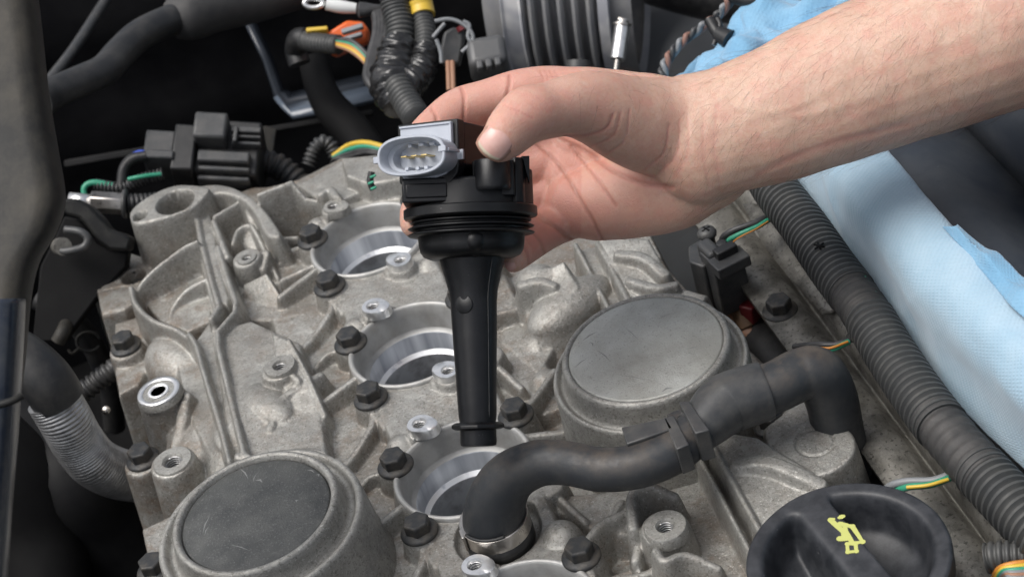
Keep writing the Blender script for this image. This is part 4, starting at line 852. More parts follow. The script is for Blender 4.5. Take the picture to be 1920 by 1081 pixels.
harness('green and black wires from the conduit into the square black plug', (1400, 435, .5), [([(1440, 405, 1.4), (1415, 418, 1.5), (1375, 432, 1.4), (1356, 445, 1.0), (1352, 462, .2)], .15, M['black_wire']), ([(1442, 412, 1.4), (1418, 426, 1.6), (1385, 440, 1.5), (1366, 452, 1.1), (1360, 470, .2)], .12, M['green']), ([(1440, 415, 1.5), (1416, 430, 1.7), (1384, 446, 1.6), (1369, 460, 1.1)], .035, M['orange'])], [(1438, 408, 1.4), (1470, 400, 1.3), (1490, 395, 1.4)])
harness('green striped wire pair passing behind the upper hose bend', (1560, 650, .6), [([(1600, 632, 1.0), (1570, 645, 1.0), (1530, 646, .9), (1490, 650, .2)], .14, M['black_wire']), ([(1592, 640, 1.1), (1560, 654, 1.1), (1530, 655, 1.0), (1500, 655, .2)], .12, M['green']), ([(1590, 640, 1.2), (1556, 652, 1.24), (1524, 650, 1.1)], .055, M['orange'])], [(1592, 634, 1.1), (1610, 628, 1.0), (1630, 620, 1.3)])
harness('grey and green striped wires crossing above the oil filler cap', (1720, 905, .4), [([(1790, 885, 1.0), (1750, 900, .9), (1700, 902, .8), (1670, 910, .5), (1655, 925, -.5)], .15, M['grey_wire']), ([(1782, 895, 1.0), (1745, 908, 1.0), (1705, 912, .9), (1680, 920, .4)], .13, M['green']), ([(1778, 898, 1.15), (1740, 909, 1.18), (1700, 913, 1.05)], .07, M['yellow'])], [(1785, 888, 1.0), (1800, 882, 1.0), (1825, 875, 1.4)])
# sleeve end lower right with a fan of wires
se = thing('wire_sleeve', Z(1880, 1045, 1), 'short corrugated sleeve with coloured wire ends at the lower right corner', 'wires')
V, F = ridged([Z(*q) for q in ((1850, 1046, 1.4), (1880, 1042, 1.5), (1960, 1040, 1.5))], .55, .22, .09, 20); MB().add(V, F).build('corrugated_sleeve', M['conduit'], se)
for i, (m_, dv) in enumerate((('orange', 0), ('yellow', 6), ('green', 12), ('grey_wire', 17), ('copper_wire', 22), ('grey_wire', 28))):
    hose('wire', [Z(*q) for q in ((1862 + i * 3, 1085 + dv * .3, .6), (1872 + i * 3, 1066 + dv * .4, 1.5), (1900, 1056 + dv, 1.8), (1960, 1050 + dv * 1.1, 1.6))], .1, M[m_], parent=se, seg=8)

# ---------------------------------------------------------------- square plug on the sensor, right of the cover
def yawM(a): a = math.radians(a); return np.array([[math.cos(a), -math.sin(a), 0], [math.sin(a), math.cos(a), 0], [0, 0, 1.]])
def zbox(mb, u, v, z, s, yaw=0): return mb.add(*box(Z(u, v, z), s, yawM(yaw)))
pl = thing('sensor_plug', Z(1360, 540, -1), 'square black sensor plug standing in the gap between engine and rail', 'plug')
zbox(MB(), 1362, 520, -.6, (1.5, 1.25, 3.0), 8).build('plug_body', M['plastic_mid'], pl, bevel=.08)
zbox(MB(), 1368, 492, .75, (1.6, 1.0, .55), 8).build('plug_collar', M['plastic_mid'], pl, bevel=.06)
zbox(MB(), 1362, 478, .95, (1.0, .5, .9), 8).build('release_tab', M['plastic'], pl, bevel=.06)
zbox(MB(), 1336, 492, .2, (.7, 1.3, 1.9), 8).build('side_housing', M['plastic_mid'], pl, bevel=.2, seg=4)
for q in ((1353, 458, 1.1), (1362, 466, 1.1)): MB().add(*lathe([(.24, -.8), (.26, .0), (.24, .1), (.2, .12)], Z(*q), seg=20)).build('wire_seal', M['green_seal'] if 'green_seal' in M else M['plastic'], pl)
sn = thing('screwed_sensor', Z(1312, 460, 0), 'black sensor block with a cross head screw just below the wrist', 'sensor')
MB().add(*prism(px([(1290, 462), (1318, 445), (1348, 460), (1352, 480), (1318, 500), (1292, 490)], .4), -2.2, .4)).build('sensor_block', M['plastic_mid'], sn, bevel=.08)
scw = MB().add(*lathe([(.3, -.4), (.3, .2), (.42, .22), (.44, .35), (.36, .5), (.15, .58), (.01, .58)], Z(1328, 448, .7), seg=28)).build('screw', M['plastic_mid'], sn)
for a in (20, 110): MB().add(*box(Z(1328, 448, .7) + np.array([0, 0, .575]), (.42, .08, .03), yawM(a))).build('screw_slot', M['void'], scw)
fi = thing('brass_fitting', Z(1400, 590, -2), 'brown brass fitting with a red clip half hidden below the plug', 'fitting')
MB().add(*tube([Z(1388, 565, -2.2), Z(1394, 592, -2.6), Z(1402, 612, -3.0)], [.5, .5, .6], n=14, seg=20)).build('fitting_body', mat('dull_brass', (.16, .10, .06), .45, .3), fi)
zbox(MB(), 1410, 580, -2.2, (.9, .7, .9), 35).build('red_clip', M['red'], fi, bevel=.08)
MB().add(*tube([Z(1350, 590, -3), Z(1385, 605, -3.0), Z(1420, 640, -3.4)], .55, n=14, seg=18)).build('fitting_pipe', M['copper_wire'], fi)
gp = MB().add(*tube([Z(1395, 610, -4.5), Z(1440, 650, -4.5), Z(1520, 760, -4.5), Z(1600, 900, -4.5), Z(1700, 1060, -4.5)], 1.9, n=30, seg=24)).build('fuel_tube', M['plastic'], None)
props(gp, 'dark tube lying deep in the gap between engine and pressed rail', 'pipe')

# ---------------------------------------------------------------- blue paper towels
def towel_mat(name, c1, c2):
    m = bpy.data.materials.new(name); m.use_nodes = True; t = m.node_tree; N = t.nodes; L = t.links; b = N['Principled BSDF']; tc = N.new('ShaderNodeTexCoord')
    n1 = N.new('ShaderNodeTexNoise'); n1.inputs['Scale'].default_value = .5; n1.inputs['Detail'].default_value = 8; L.new(tc.outputs['Object'], n1.inputs['Vector'])
    r = N.new('ShaderNodeMapRange'); r.inputs['From Min'].default_value = .35; r.inputs['From Max'].default_value = .65; L.new(n1.outputs['Fac'], r.inputs['Value'])
    x = N.new('ShaderNodeMix'); x.data_type = 'RGBA'; x.inputs[6].default_value = (*c1, 1); x.inputs[7].default_value = (*c2, 1); L.new(r.outputs[0], x.inputs[0]); L.new(x.outputs[2], b.inputs['Base Color'])
    b.inputs['Roughness'].default_value = .95; b.inputs['Specular IOR Level'].default_value = .15; b.inputs['Sheen Weight'].default_value = .3
    # quilted emboss: two crossed wave trains in the cloth's own uv
    uvn = N.new('ShaderNodeUVMap'); mp = []
    for ang in (45, -45):
        q = N.new('ShaderNodeMapping'); q.inputs['Rotation'].default_value[2] = math.radians(ang); L.new(uvn.outputs[0], q.inputs[0]); wv = N.new('ShaderNodeTexWave'); wv.inputs['Scale'].default_value = 1.7; wv.inputs['Distortion'].default_value = .6; L.new(q.outputs[0], wv.inputs['Vector']); mp.append(wv.outputs['Fac'])
    mu = N.new('ShaderNodeMath'); mu.operation = 'MULTIPLY'; L.new(mp[0], mu.inputs[0]); L.new(mp[1], mu.inputs[1])
    n2 = N.new('ShaderNodeTexNoise'); n2.inputs['Scale'].default_value = 7; n2.inputs['Detail'].default_value = 6; L.new(tc.outputs['Object'], n2.inputs['Vector'])
    ad = N.new('ShaderNodeMath'); ad.operation = 'ADD'; L.new(mu.outputs[0], ad.inputs[0]); L.new(n2.outputs['Fac'], ad.inputs[1])
    bm = N.new('ShaderNodeBump'); bm.inputs['Strength'].default_value = .55; bm.inputs['Distance'].default_value = .03; L.new(ad.outputs[0], bm.inputs['Height']); L.new(bm.outputs[0], b.inputs['Normal']); return m
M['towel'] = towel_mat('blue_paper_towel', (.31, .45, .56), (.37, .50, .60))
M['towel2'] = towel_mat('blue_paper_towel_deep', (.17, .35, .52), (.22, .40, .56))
def cloth(name, lines, label, m, nu=90, nv=60, wr=.12, crumple=None, thick=.05, uvs=22):
    S = [spline(np.array(l_, float), nu) for l_ in lines]; T_ = np.stack(S); G = np.stack([spline(T_[:, i], nv) for i in range(nu)], 1)    # nv x nu x 3
    du = np.gradient(G, axis=1); dv = np.gradient(G, axis=0); nn = np.cross(du, dv); nn /= np.linalg.norm(nn, axis=2)[..., None] + 1e-9
    q = G.reshape(-1, 3); d = np.zeros(len(q)); rg = np.random.default_rng(len(label))
    for k in range(14):
        kk = rg.standard_normal(3) * (.5 + .22 * k); d += wr * np.sin(q @ kk + rg.uniform(0, 6)) / (1 + .55 * k)
    if crumple:
        for k in range(crumple[0]):
            c = q[rg.integers(len(q))]; dr = rg.standard_normal(3); dr /= np.linalg.norm(dr); s_ = np.abs((q - c) @ dr); e_ = np.linalg.norm(q - c, axis=1); d += crumple[1] * rg.choice([-1, 1]) * np.maximum(0, 1 - s_ / rg.uniform(.5, 1.4)) * np.exp(-(e_ / rg.uniform(1.5, 4)) ** 2)
    q = q + nn.reshape(-1, 3) * d[:, None]; F = [(i * nu + j, i * nu + j + 1, (i + 1) * nu + j + 1, (i + 1) * nu + j) for i in range(nv - 1) for j in range(nu - 1)]
    me = MB().add(q, F).mesh(name); ul = me.uv_layers.new(name='UVMap'); li = np.empty(len(me.loops), np.int32); me.loops.foreach_get('vertex_index', li); ll = np.linalg.norm(np.diff(G[nv // 2], axis=0), axis=1).sum(); wl = np.linalg.norm(np.diff(G[:, nu // 2], axis=0), axis=1).sum()
    uv_ = np.column_stack([(li % nu) / (nu - 1) * ll, (li // nu) / (nv - 1) * wl]); ul.data.foreach_set('uv', uv_.ravel())
    o = link(name, me, m); s = o.modifiers.new('solid', 'SOLIDIFY'); s.thickness = thick; s.offset = -1; return props(o, label, 'paper towel')
cloth('paper_towel', [
    [Z(1440, 290, .6), Z(1478, 345, .6), Z(1560, 470, .6), Z(1650, 580, .6), Z(1740, 690, .6), Z(1830, 790, .6), Z(1990, 950, .6)],
    [Z(1490, 300, 2.0), Z(1545, 380, 2.2), Z(1600, 455, 2.2), Z(1690, 570, 2.2), Z(1775, 670, 2.2), Z(1860, 760, 2.2), Z(2020, 920, 2.2)],
    [Z(1545, 290, 4.2), Z(1600, 380, 4.6), Z(1650, 460, 4.6), Z(1735, 565, 4.6), Z(1820, 660, 4.6), Z(1910, 755, 4.6), Z(2040, 880, 4.6)],
    [Z(1600, 275, 5.0), Z(1680, 395, 5.6), Z(1730, 460, 5.7), Z(1800, 545, 5.8), Z(1880, 630, 5.8), Z(1960, 710, 5.8), Z(2080, 830, 5.8)],
    [Z(1650, 265, 5.1), Z(1722, 358, 5.6), Z(1775, 425, 5.8), Z(1840, 500, 5.9), Z(1930, 590, 5.9), Z(2010, 670, 5.9), Z(2120, 780, 5.9)],
    [Z(1655, 268, 4.6), Z(1728, 358, 5.0), Z(1782, 422, 5.2), Z(1850, 496, 5.3), Z(1938, 584, 5.3), Z(2018, 664, 5.3), Z(2130, 776, 5.3)]],
    'large light blue paper towel draped over the fender beside the conduit', M['towel'], nu=140, nv=90, wr=.03, crumple=(34, .07))
cloth('paper_towel', [
    [Z(1768, 424, 5.9), Z(1830, 500, 6.0), Z(1900, 575, 6.0), Z(2040, 700, 6.0)],
    [Z(1790, 424, 6.3), Z(1850, 480, 6.4), Z(1920, 545, 6.4), Z(2060, 670, 6.4)],
    [Z(1795, 420, 6.2), Z(1862, 462, 6.2), Z(1940, 530, 6.2), Z(2090, 640, 6.0)]],
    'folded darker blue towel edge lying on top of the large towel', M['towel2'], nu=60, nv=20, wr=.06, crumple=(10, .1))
cloth('paper_towel', [
    [D(1180, 165, 88), D(1240, 160, 88), D(1300, 170, 88), D(1400, 150, 88), D(1480, 100, 88), D(1600, 40, 88), D(1760, -20, 88)],
    [D(1215, 148, 90), D(1262, 128, 90), D(1330, 105, 90), D(1400, 85, 89), D(1490, 60, 89), D(1590, 10, 88), D(1760, -40, 88)],
    [D(1235, 142, 93), D(1290, 118, 93), D(1352, 70, 92), D(1385, 25, 91), D(1440, 18, 91), D(1560, -10, 90), D(1740, -60, 90)],
    [D(1240, 140, 94), D(1300, 112, 95), D(1360, 52, 94), D(1378, 12, 93), D(1420, 4, 93), D(1550, -30, 92), D(1740, -90, 92)]],
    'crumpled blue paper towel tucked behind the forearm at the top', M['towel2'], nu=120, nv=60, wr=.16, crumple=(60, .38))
# ---------------------------------------------------------------- engine bay round the engine (structure)
def quad(name, pts, m, kind='structure', sub=1, **k):
    o = MB().add(pts, [tuple(range(len(pts)))]).build(name, m, None, smooth=False); o['kind'] = kind; return o
M['fender'] = mat('slate_fender', (.018, .023, .033), .34, 0, (.028, .034, .044), .12, 6, (.35, .65), .1, 6, rough2=.5, dust=(.12, .12, .115), dust_amt=.3, dust_scale=.35, speck=(5, .78, .4, (.25, .25, .25)))
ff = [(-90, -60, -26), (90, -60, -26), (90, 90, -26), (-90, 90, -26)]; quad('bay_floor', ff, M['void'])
# bulkhead: an upright wall behind the engine
V = []; F = []
gxs = np.linspace(-75, 75, 40); gzs = np.linspace(-26, 3, 24)
for z_ in gzs:
    for x_ in gxs: V.append((x_, 44 - .10 * x_ + .5 * math.sin(x_ * .3) + .25 * math.sin(z_ * .8), z_))
for i in range(len(gzs) - 1):
    for j in range(len(gxs) - 1): F.append((i * 40 + j, i * 40 + j + 1, (i + 1) * 40 + j + 1, (i + 1) * 40 + j))
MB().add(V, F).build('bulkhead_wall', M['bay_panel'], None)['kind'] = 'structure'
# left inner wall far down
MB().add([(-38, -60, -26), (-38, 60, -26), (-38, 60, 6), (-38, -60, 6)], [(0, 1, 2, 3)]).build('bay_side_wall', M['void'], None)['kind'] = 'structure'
# engine block flank under the cover
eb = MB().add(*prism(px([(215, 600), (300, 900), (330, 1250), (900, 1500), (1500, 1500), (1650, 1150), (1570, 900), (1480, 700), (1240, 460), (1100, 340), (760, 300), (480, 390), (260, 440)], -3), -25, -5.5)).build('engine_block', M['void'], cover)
# right fender: swept panels
fen = thing('fender', Z(1800, 300, 4), 'dark slate painted fender panel right of the blue towel', 'fender')
def band3(name, lines, m, parent, n=30, thick=.3): return strip(lines, m, name, parent, n=n, thick=thick)
band3('fender_ledge', [[(1380, 60, 2.5), (1500, 200, 2.5), (1640, 380, 2.5), (1800, 560, 2.5), (2080, 860, 2.5)], [(1450, 60, 3.2), (1570, 200, 3.6), (1710, 380, 3.9), (1870, 560, 4.0), (2150, 860, 4.0)], [(1520, 40, 3.4), (1660, 200, 3.8), (1800, 370, 4.0), (1960, 550, 4.0), (2240, 850, 4.0)], [(1600, 30, 2.0), (1740, 200, 2.2), (1870, 360, 2.4), (2020, 530, 2.4), (2300, 850, 2.4)], [(1660, 20, 1.2), (1800, 200, 1.4), (1930, 350, 1.6), (2080, 520, 1.6), (2340, 850, 1.6)]], M['fender'], fen)
band3('fender_panel', [[(1600, 10, 1.0), (1770, 210, 1.0), (1900, 350, 1.0), (2080, 540, 1.0), (2360, 850, 1.0)], [(1670, 0, 4.5), (1830, 180, 4.5), (1960, 310, 4.5), (2140, 500, 4.5), (2420, 820, 4.5)], [(1740, -20, 5.5), (1890, 140, 5.5), (2010, 270, 5.5), (2200, 470, 5.5), (2500, 790, 5.5)], [(1900, -100, 8), (2060, 80, 8), (2190, 210, 8), (2380, 400, 8), (2600, 700, 8)]], M['fender'], fen)
# strut tower behind the duct
M['tower'] = mat('tower_paint', (.10, .105, .11), .4, 0, (.13, .135, .14), .2, 5, (.35, .7), .15, 5, dust=(.12, .12, .11), dust_amt=.3)
tw = MB(); c0 = D(1300, 215, 122)
tw.add(*lathe([(13, -20), (11.5, -4), (10.8, 0), (9.6, 3.0), (8.2, 4.6), (6, 5.4), (3, 5.7), (.01, 5.7)], c0, seg=64)); o = tw.build('strut_tower', M['tower'], None); props(o, 'dark grey strut tower dome behind the forearm and clamp', 'strut tower')
# upper dark beam at the very top right of the centre
hose('cross_brace', PD((1230, -40, 112), (1330, -14, 110), (1420, -12, 108), (1560, -60, 106)), 1.6, M['plastic'], 'black brace tube crossing the top edge above the towel', 'brace', seg=20)

# ---------------------------------------------------------------- left trim panel (near, out of focus)
M['trim'] = mat('weathered_trim', (.011, .012, .013), .6, 0, (.018, .018, .017), .25, 7, (.35, .65), .3, 8, spec=.3, dust=(.12, .105, .08), dust_amt=.5, dust_scale=.3, speck=(6, .74, .5, (.02, .02, .02)))
M['trim_dark'] = mat('blue_black_trim', (.02, .027, .042), .25, 0, (.03, .038, .055), .2, 5, (.35, .65), .1, 8, dust=(.12, .12, .11), dust_amt=.35)
def edge_panel(name, E_, m, label, cat, d0=60.0):
    cols = [(-330, 1.5), (-120, .3), (-62, 0), (-34, .05), (-20, .3), (-9, .8), (-2, 1.6), (0, 2.6), (-6, 4.5)]
    S = []
    for off, dd in cols: S.append(spline(np.array([D(u + off, v, d0 + dd + k) for u, v, k in E_]), 60))
    n_ = 60; F = [(i * n_ + j, (i + 1) * n_ + j, (i + 1) * n_ + j + 1, i * n_ + j + 1) for i in range(len(S) - 1) for j in range(n_ - 1)]
    o = MB().add(np.concatenate(S), F).build(name, m, None); s = o.modifiers.new('solid', 'SOLIDIFY'); s.thickness = .25; s.offset = 1; return props(o, label, cat)
edge_panel('trim_panel', [(66, -60, 3), (80, 60, 2.5), (92, 170, 2), (108, 270, 1.5), (122, 350, 1), (122, 392, .8), (104, 440, .6), (76, 488, .4), (62, 540, .2), (55, 600, 0), (50, 660, 0), (40, 740, 0)], M['trim'], 'scuffed grey plastic trim panel at the upper left edge', 'trim panel')
edge_panel('headlamp_trim', [(50, 560, -1.2), (46, 640, -1.2), (42, 700, -1.2), (36, 800, -1.2), (24, 950, -1.2), (14, 1120, -1.2)], M['trim_dark'], 'glossy blue black strip with dusty edge at the lower left edge', 'trim panel')
hose('trim_seam', PD((40, 742, 58.2), (20, 752, 58.0), (-40, 770, 58)), .12, M['trim'], 'dusty grey seam bead across the lower left trim', 'seam', seg=10)
deb = MB()
for i in range(26):
    u, v = random.uniform(4, 62), random.uniform(5, 420); q = D(u, v, 61.3 + (420 - v) / 420 * 1.9 * .9); a = random.uniform(0, 3); V, F = box(q, (random.uniform(.08, .3), .07, .06), yawM(math.degrees(a))); deb.add(V, F)

# ---------------------------------------------------------------- hoses on the left
hose('coolant_hose', PD((70, 190, 98), (100, 174, 99), (150, 152, 100), (195, 132, 101), (225, 100, 102), (262, 66, 103), (310, 42, 104), (352, 28, 105)), [.95, .84, .82, .84, .84, .84, .84, .84], M['rubber_clean'], 'smooth black hose curving across the dark bay at upper left', 'hose', seg=24, n=90)
hose('foam_sleeve', PD((345, 30, 105), (352, 28, 105), (410, 10, 106), (480, -6, 107), (620, -50, 108)), [1.3, 1.42, 1.42, 1.4, 1.4], M['tape'], 'thick black foam sleeve on the hose at the top edge', 'sleeve', seg=24, n=60)
hose('thin_rod', PD((92, 152, 112), (140, 90, 114), (205, -10, 118)), .32, M['plastic_mid'], 'thin dark rod slanting up behind the smooth hose', 'rod', seg=14)
el = thing('sleeved_pipe', Z(110, 740, -6), 'black elbow with ribbed silver heat sleeve at lower left', 'pipe')
hose('rubber_elbow', PD((5, 652, 84), (45, 676, 84), (85, 712, 84), (112, 752, 84.5)), [1.15, 1.2, 1.2, 1.18], M['rubber_clean'], parent=el, seg=28, n=40)
V, F = ridged(PD((98, 745, 84.5), (122, 785, 85), (146, 828, 86), (178, 866, 87), (225, 888, 88.5), (290, 896, 91), (360, 900, 95)), 1.18, .15, .035, 36, n_per=5); MB().add(V, F).build('heat_sleeve', M['foil'], el, auto=80)
M['matt2'] = mat('matt_hose', (.008, .008, .009), .6, 0, (.016, .016, .016), .6, 5, spec=.2)
hose('lower_hose', PD((20, 800, 94), (90, 860, 93), (130, 900, 92), (180, 960, 94), (260, 1020, 96), (380, 1060, 98)), [1.8, 2.1, 2.3, 2.5, 2.6, 2.6], M['matt2'], 'wide black hose deep under the silver sleeve', 'hose', seg=24)
hose('lower_hose', PD((-60, 800, 90), (40, 900, 91), (80, 1000, 92), (100, 1150, 92)), 2.0, M['void'], 'black pipe running down beside the lower left trim', 'pipe', seg=24)
ck = thing('small_conduit', D(190, 700, 95), 'thin ribbed conduit in the shadow beside the silver sleeve', 'conduit')
V, F = ridged(PD((155, 735, 96), (185, 712, 96), (215, 690, 96), (240, 672, 97)), .55, .3, .1, 18); MB().add(V, F).build('ribbed_sleeve', M['rubber_clean'], ck)
MB().add(*lathe([(.01, 0), (.2, .05), (.22, .15), (.15, .2), (.01, .24)], D(200, 768, 94), -FW, seg=20)).build('pipe_plug', M['steel'], None)
bpy.data.objects['pipe_plug']['label'] = 'small shiny metal plug in the dark between sleeve and engine'; bpy.data.objects['pipe_plug']['category'] = 'plug'
hose('pale_pipe', PD((108, 640, 97), (118, 622, 97), (128, 600, 98)), .36, M['trim'], 'short pale pipe in the dark gap left of the cover', 'pipe', seg=16)

# bracket with a curved arm and metal union, upper left of the cover
M['matt'] = mat('matt_black', (.006, .0065, .007), .55, 0, (.012, .012, .012), .8, 6, (.4, .7), .3, 8, spec=.25, dust=(.06, .058, .05), dust_amt=.4)
br = thing('support_bracket', D(190, 440, 98), 'black bracket with curved arm bolted beside the oil passage flange', 'bracket')
def cprism_px(name, pts, d0, d1, m, parent, bevel=.06):
    a = [D(u, v, d0) for u, v in pts]; b_ = [D(u, v, d0) + FW * (d1 - d0) for u, v in pts]; n_ = len(a)
    F = [tuple(range(n_)), tuple(range(2 * n_ - 1, n_ - 1, -1))] + [(i, i + n_, (i + 1) % n_ + n_, (i + 1) % n_) for i in range(n_)]
    bm_ = bmesh.new(); vs = [bm_.verts.new(tuple(p)) for p in a + b_]
    for f in F: bm_.faces.new([vs[i] for i in f])
    bmesh.ops.recalc_face_normals(bm_, faces=bm_.faces); me = bpy.data.meshes.new(name); bm_.to_mesh(me); bm_.free(); return link(name, me, m, parent, bevel=bevel)
cprism_px('bracket_arm', [(112, 372), (140, 372), (168, 386), (190, 408), (206, 430), (232, 438), (246, 446), (240, 470), (205, 468), (182, 452), (165, 428), (148, 408), (122, 402)], 96, 97.4, M['matt'], br, .15)
cprism_px('bracket_shade', [(120, 405), (150, 412), (182, 455), (205, 470), (240, 472), (236, 500), (180, 560), (120, 640), (60, 640), (75, 500), (105, 440)], 97.4, 98.4, M['void'], br, .1)  # dark sheet standing in for the shade beneath the arm
V, F = tube(PD((122, 430, 95.4), (150, 434, 95.2), (164, 446, 95.2), (158, 462, 95.2), (130, 470, 95.2), (108, 470, 95.4)), .2, n=40, seg=12); MB().add(V, F).build('bracket_loop', M['plastic_mid'], br)
hose('round_boss', PD((118, 462, 95.2), (112, 462, 96.5)), .45, M['rail'], parent=br, seg=20)
un = thing('metal_union', D(200, 380, 99), 'steel hex union with black ribbed hose pointing at the flange', 'union')
V, F = tube_geo(np.array(PD((171, 378, 99), (232, 382, 99))), .58, 6); MB().add(V, F).build('hex_nut', M['steel'], un, smooth=False, bevel=.06)
V, F = tube_geo(np.array(PD((130, 374, 99), (172, 378, 99))), .38, 20); MB().add(V, F).build('union_collar', M['bright'], un)
V, F = tube_geo(np.array(PD((232, 382, 99), (238, 382, 99))), .75, 24); MB().add(V, F).build('union_collar', M['plastic_mid'], un)
V, F = ridged(PD((236, 382, 99), (280, 380, 99.5), (330, 372, 100)), .52, .24, .06, 20); MB().add(V, F).build('ribbed_hose', M['rubber_clean'], un)
# green wires there
g1 = thing('green_wires', D(230, 330, 101), 'thin green and blue wires looping behind the big black connector', 'wires')
hose('wire', PD((160, 372, 101), (158, 352, 101), (175, 342, 101), (215, 348, 101)), .16, M['green'], parent=g1, seg=10)
V, F = ridged(PD((180, 346, 101.2), (225, 352, 101), (260, 338, 101), (305, 325, 101)), .33, .2, .1, 14); MB().add(V, F).build('wire_sleeve', M['plastic_mid'], g1)
hose('wire', PD((240, 336, 100.5), (270, 330, 100.5), (303, 326, 100.8)), .12, M['green'], parent=g1, seg=8)
hose('wire', PD((236, 330, 101), (236, 302, 101), (258, 286, 101), (275, 286, 101)), .12, M['blue_wire'], parent=g1, seg=8)
hose('wire', PD((228, 350, 101), (232, 318, 101), (248, 298, 101), (275, 292, 101)), .3, M['plastic'], parent=g1, seg=10)

# ---------------------------------------------------------------- big multi-way connector
A3 = np.column_stack([RT * .998 + UP * -.05, UP, -FW])
def dbox(mb, u0, v0, u1, v1, d, th, tl=0):
    c = D((u0 + u1) / 2, (v0 + v1) / 2, d); s = ((u1 - u0) * d / FPX, (v1 - v0) * d / FPX, th); a = math.radians(-3 + tl); R = np.column_stack([RT * math.cos(a) + UP * math.sin(a), -RT * math.sin(a) + UP * math.cos(a), -FW])
    # lean the top towards the viewer so that upper faces show
    b_ = math.radians(24); R = np.column_stack([R[:, 0], R[:, 1] * math.cos(b_) + R[:, 2] * -math.sin(b_), R[:, 1] * math.sin(b_) + R[:, 2] * math.cos(b_)])
    return mb.add(*box(c, s, R))
cn = thing('multiway_connector', D(400, 290, 104), 'big charcoal multiway connector on its bracket behind the cover', 'connector')
dbox(MB(), 276, 258, 332, 322, 102.5, 2.2).build('plug_end', M['plastic_mid'], cn, bevel=.12)
dbox(MB(), 276, 300, 332, 318, 102.0, 2.6).build('plug_rib', M['plastic_mid'], cn, bevel=.1)
dbox(MB(), 330, 250, 372, 345, 102.5, 2.8).build('latch_frame', M['plastic'], cn, bevel=.12)
dbox(MB(), 368, 245, 492, 358, 103.5, 3.2).build('socket_body', M['plastic'], cn, bevel=.14)
dbox(MB(), 368, 226, 430, 280, 102.2, 2.4).build('lock_lever', M['plastic_mid'], cn, bevel=.16)
dbox(MB(), 372, 288, 470, 312, 101.6, 1.0).build('body_rib', M['plastic_mid'], cn, bevel=.12)
dbox(MB(), 372, 318, 470, 328, 101.6, 1.0).build('body_rib', M['plastic_mid'], cn, bevel=.1)
dbox(MB(), 372, 336, 470, 346, 101.8, 1.0).build('body_rib', M['plastic_mid'], cn, bevel=.1)
for k, (a, b_) in enumerate(((240, 252), (256, 262), (268, 275))): dbox(MB(), 434, a, 490, b_, 101.8, .5).build('lever_slot', M['plastic_mid'], cn, bevel=.06)
dbox(MB(), 438, 238, 446, 270, 101.5, .5).build('lever_slot', M['plastic_mid'], cn, bevel=.06)
cprism_px('mounting_plate', [(425, 238), (500, 236), (518, 242), (512, 290), (500, 330), (490, 370), (430, 370)], 106, 106.3, M['trim'], cn, .05)
V, F = ridged(PD((495, 305, 105), (520, 312, 105), (545, 330, 105), (560, 345, 105)), .75, .34, .1, 20); MB().add(V, F).build('cable_sleeve', M['rubber'], cn)
wl_ = thing('wire_loom', D(600, 285, 106), 'small ribbed loom and green yellow wires beyond the coil socket', 'wires')
V, F = ridged(PD((578, 310, 106), (590, 280, 106), (606, 266, 106), (622, 275, 106), (632, 300, 106)), .42, .26, .09, 18); MB().add(V, F).build('ribbed_sleeve', M['plastic_mid'], wl_)
for i, (m_, dv) in enumerate((('black_wire', 16), ('green', 8), ('yellow', 0), ('black_wire', 22))): hose('wire', PD((625, 292 + dv * .3, 105.5), (655, 272 + dv, 105), (690, 268 + dv * .8, 104), (740, 282 + dv * .6, 103)), .15, M[m_], parent=wl_, seg=8)
sp = thing('green_tie', D(697, 345, 92), 'dark tie with bright green flecks hanging left of the coil', 'tie')
hose('tie_strap', PD((697, 322, 90), (694, 340, 90), (700, 356, 90)), .16, M['plastic'], parent=sp, seg=10)
for u, v in ((700, 332), (696, 344), (701, 354)): MB().add(*tube(PD((u - 4, v, 89.8), (u + 3, v - 3, 89.7)), .065, n=4, seg=8, round_caps=True)).build('green_fleck', M['green'], sp)

# ---------------------------------------------------------------- wiring harness at the top centre
M['gloss_tape'] = mat('gloss_tape', (.012, .012, .013), .14, 0, (.03, .03, .03), 2.2, 6, (.4, .7), .25, 5)
hn = thing('wiring_harness', D(750, 100, 103), 'taped black wiring harness with ribbed sleeves and yellow band at top centre', 'wiring harness')
V, F = ridged(PD((735, -40, 103), (742, 10, 103), (752, 60, 102.5), (748, 110, 102), (735, 150, 101)), .82, .26, .09, 24); MB().add(V, F).build('ribbed_sleeve', M['conduit'], hn)
V, F = ridged(PD((785, -30, 103), (790, 20, 103), (798, 70, 102), (790, 120, 101), (770, 165, 100)), .58, .26, .08, 20); MB().add(V, F).build('ribbed_sleeve', M['conduit'], hn)
hose('yellow_band', PD((786, 0, 103), (790, 14, 103), (793, 30, 102.8)), .66, M['yellow'], parent=hn, seg=20)
def wrap(name, pts, rad, m, parent, amp=.10, seg=40, n_=90):
    S = spline(np.column_stack([np.array(pts), rad]), n_); V, F = tube_geo(S[:, :3], S[:, 3], seg); V = np.array(V); cen = np.repeat(S[:, :3], seg, 0); d = V - cen; i = np.repeat(np.arange(n_), seg); a = np.tile(np.linspace(0, 2 * PI, seg, endpoint=False), n_)
    k = amp * (np.abs(np.sin(i * .33 + a * 1.3)) ** 3 - .5 + .6 * np.abs(np.sin(i * .21 - a * 2 + 1)) ** 4 + .35 * np.sin(i * .9 + 3 * a)); V = V + d * k[:, None]; return MB().add(V, F).build(name, m, parent, auto=50)
wrap('tape_wrap', PD((748, 78, 101.6), (742, 120, 101), (738, 160, 100), (752, 200, 99)), [.9, 1.05, 1.2, .85], M['gloss_tape'], hn)
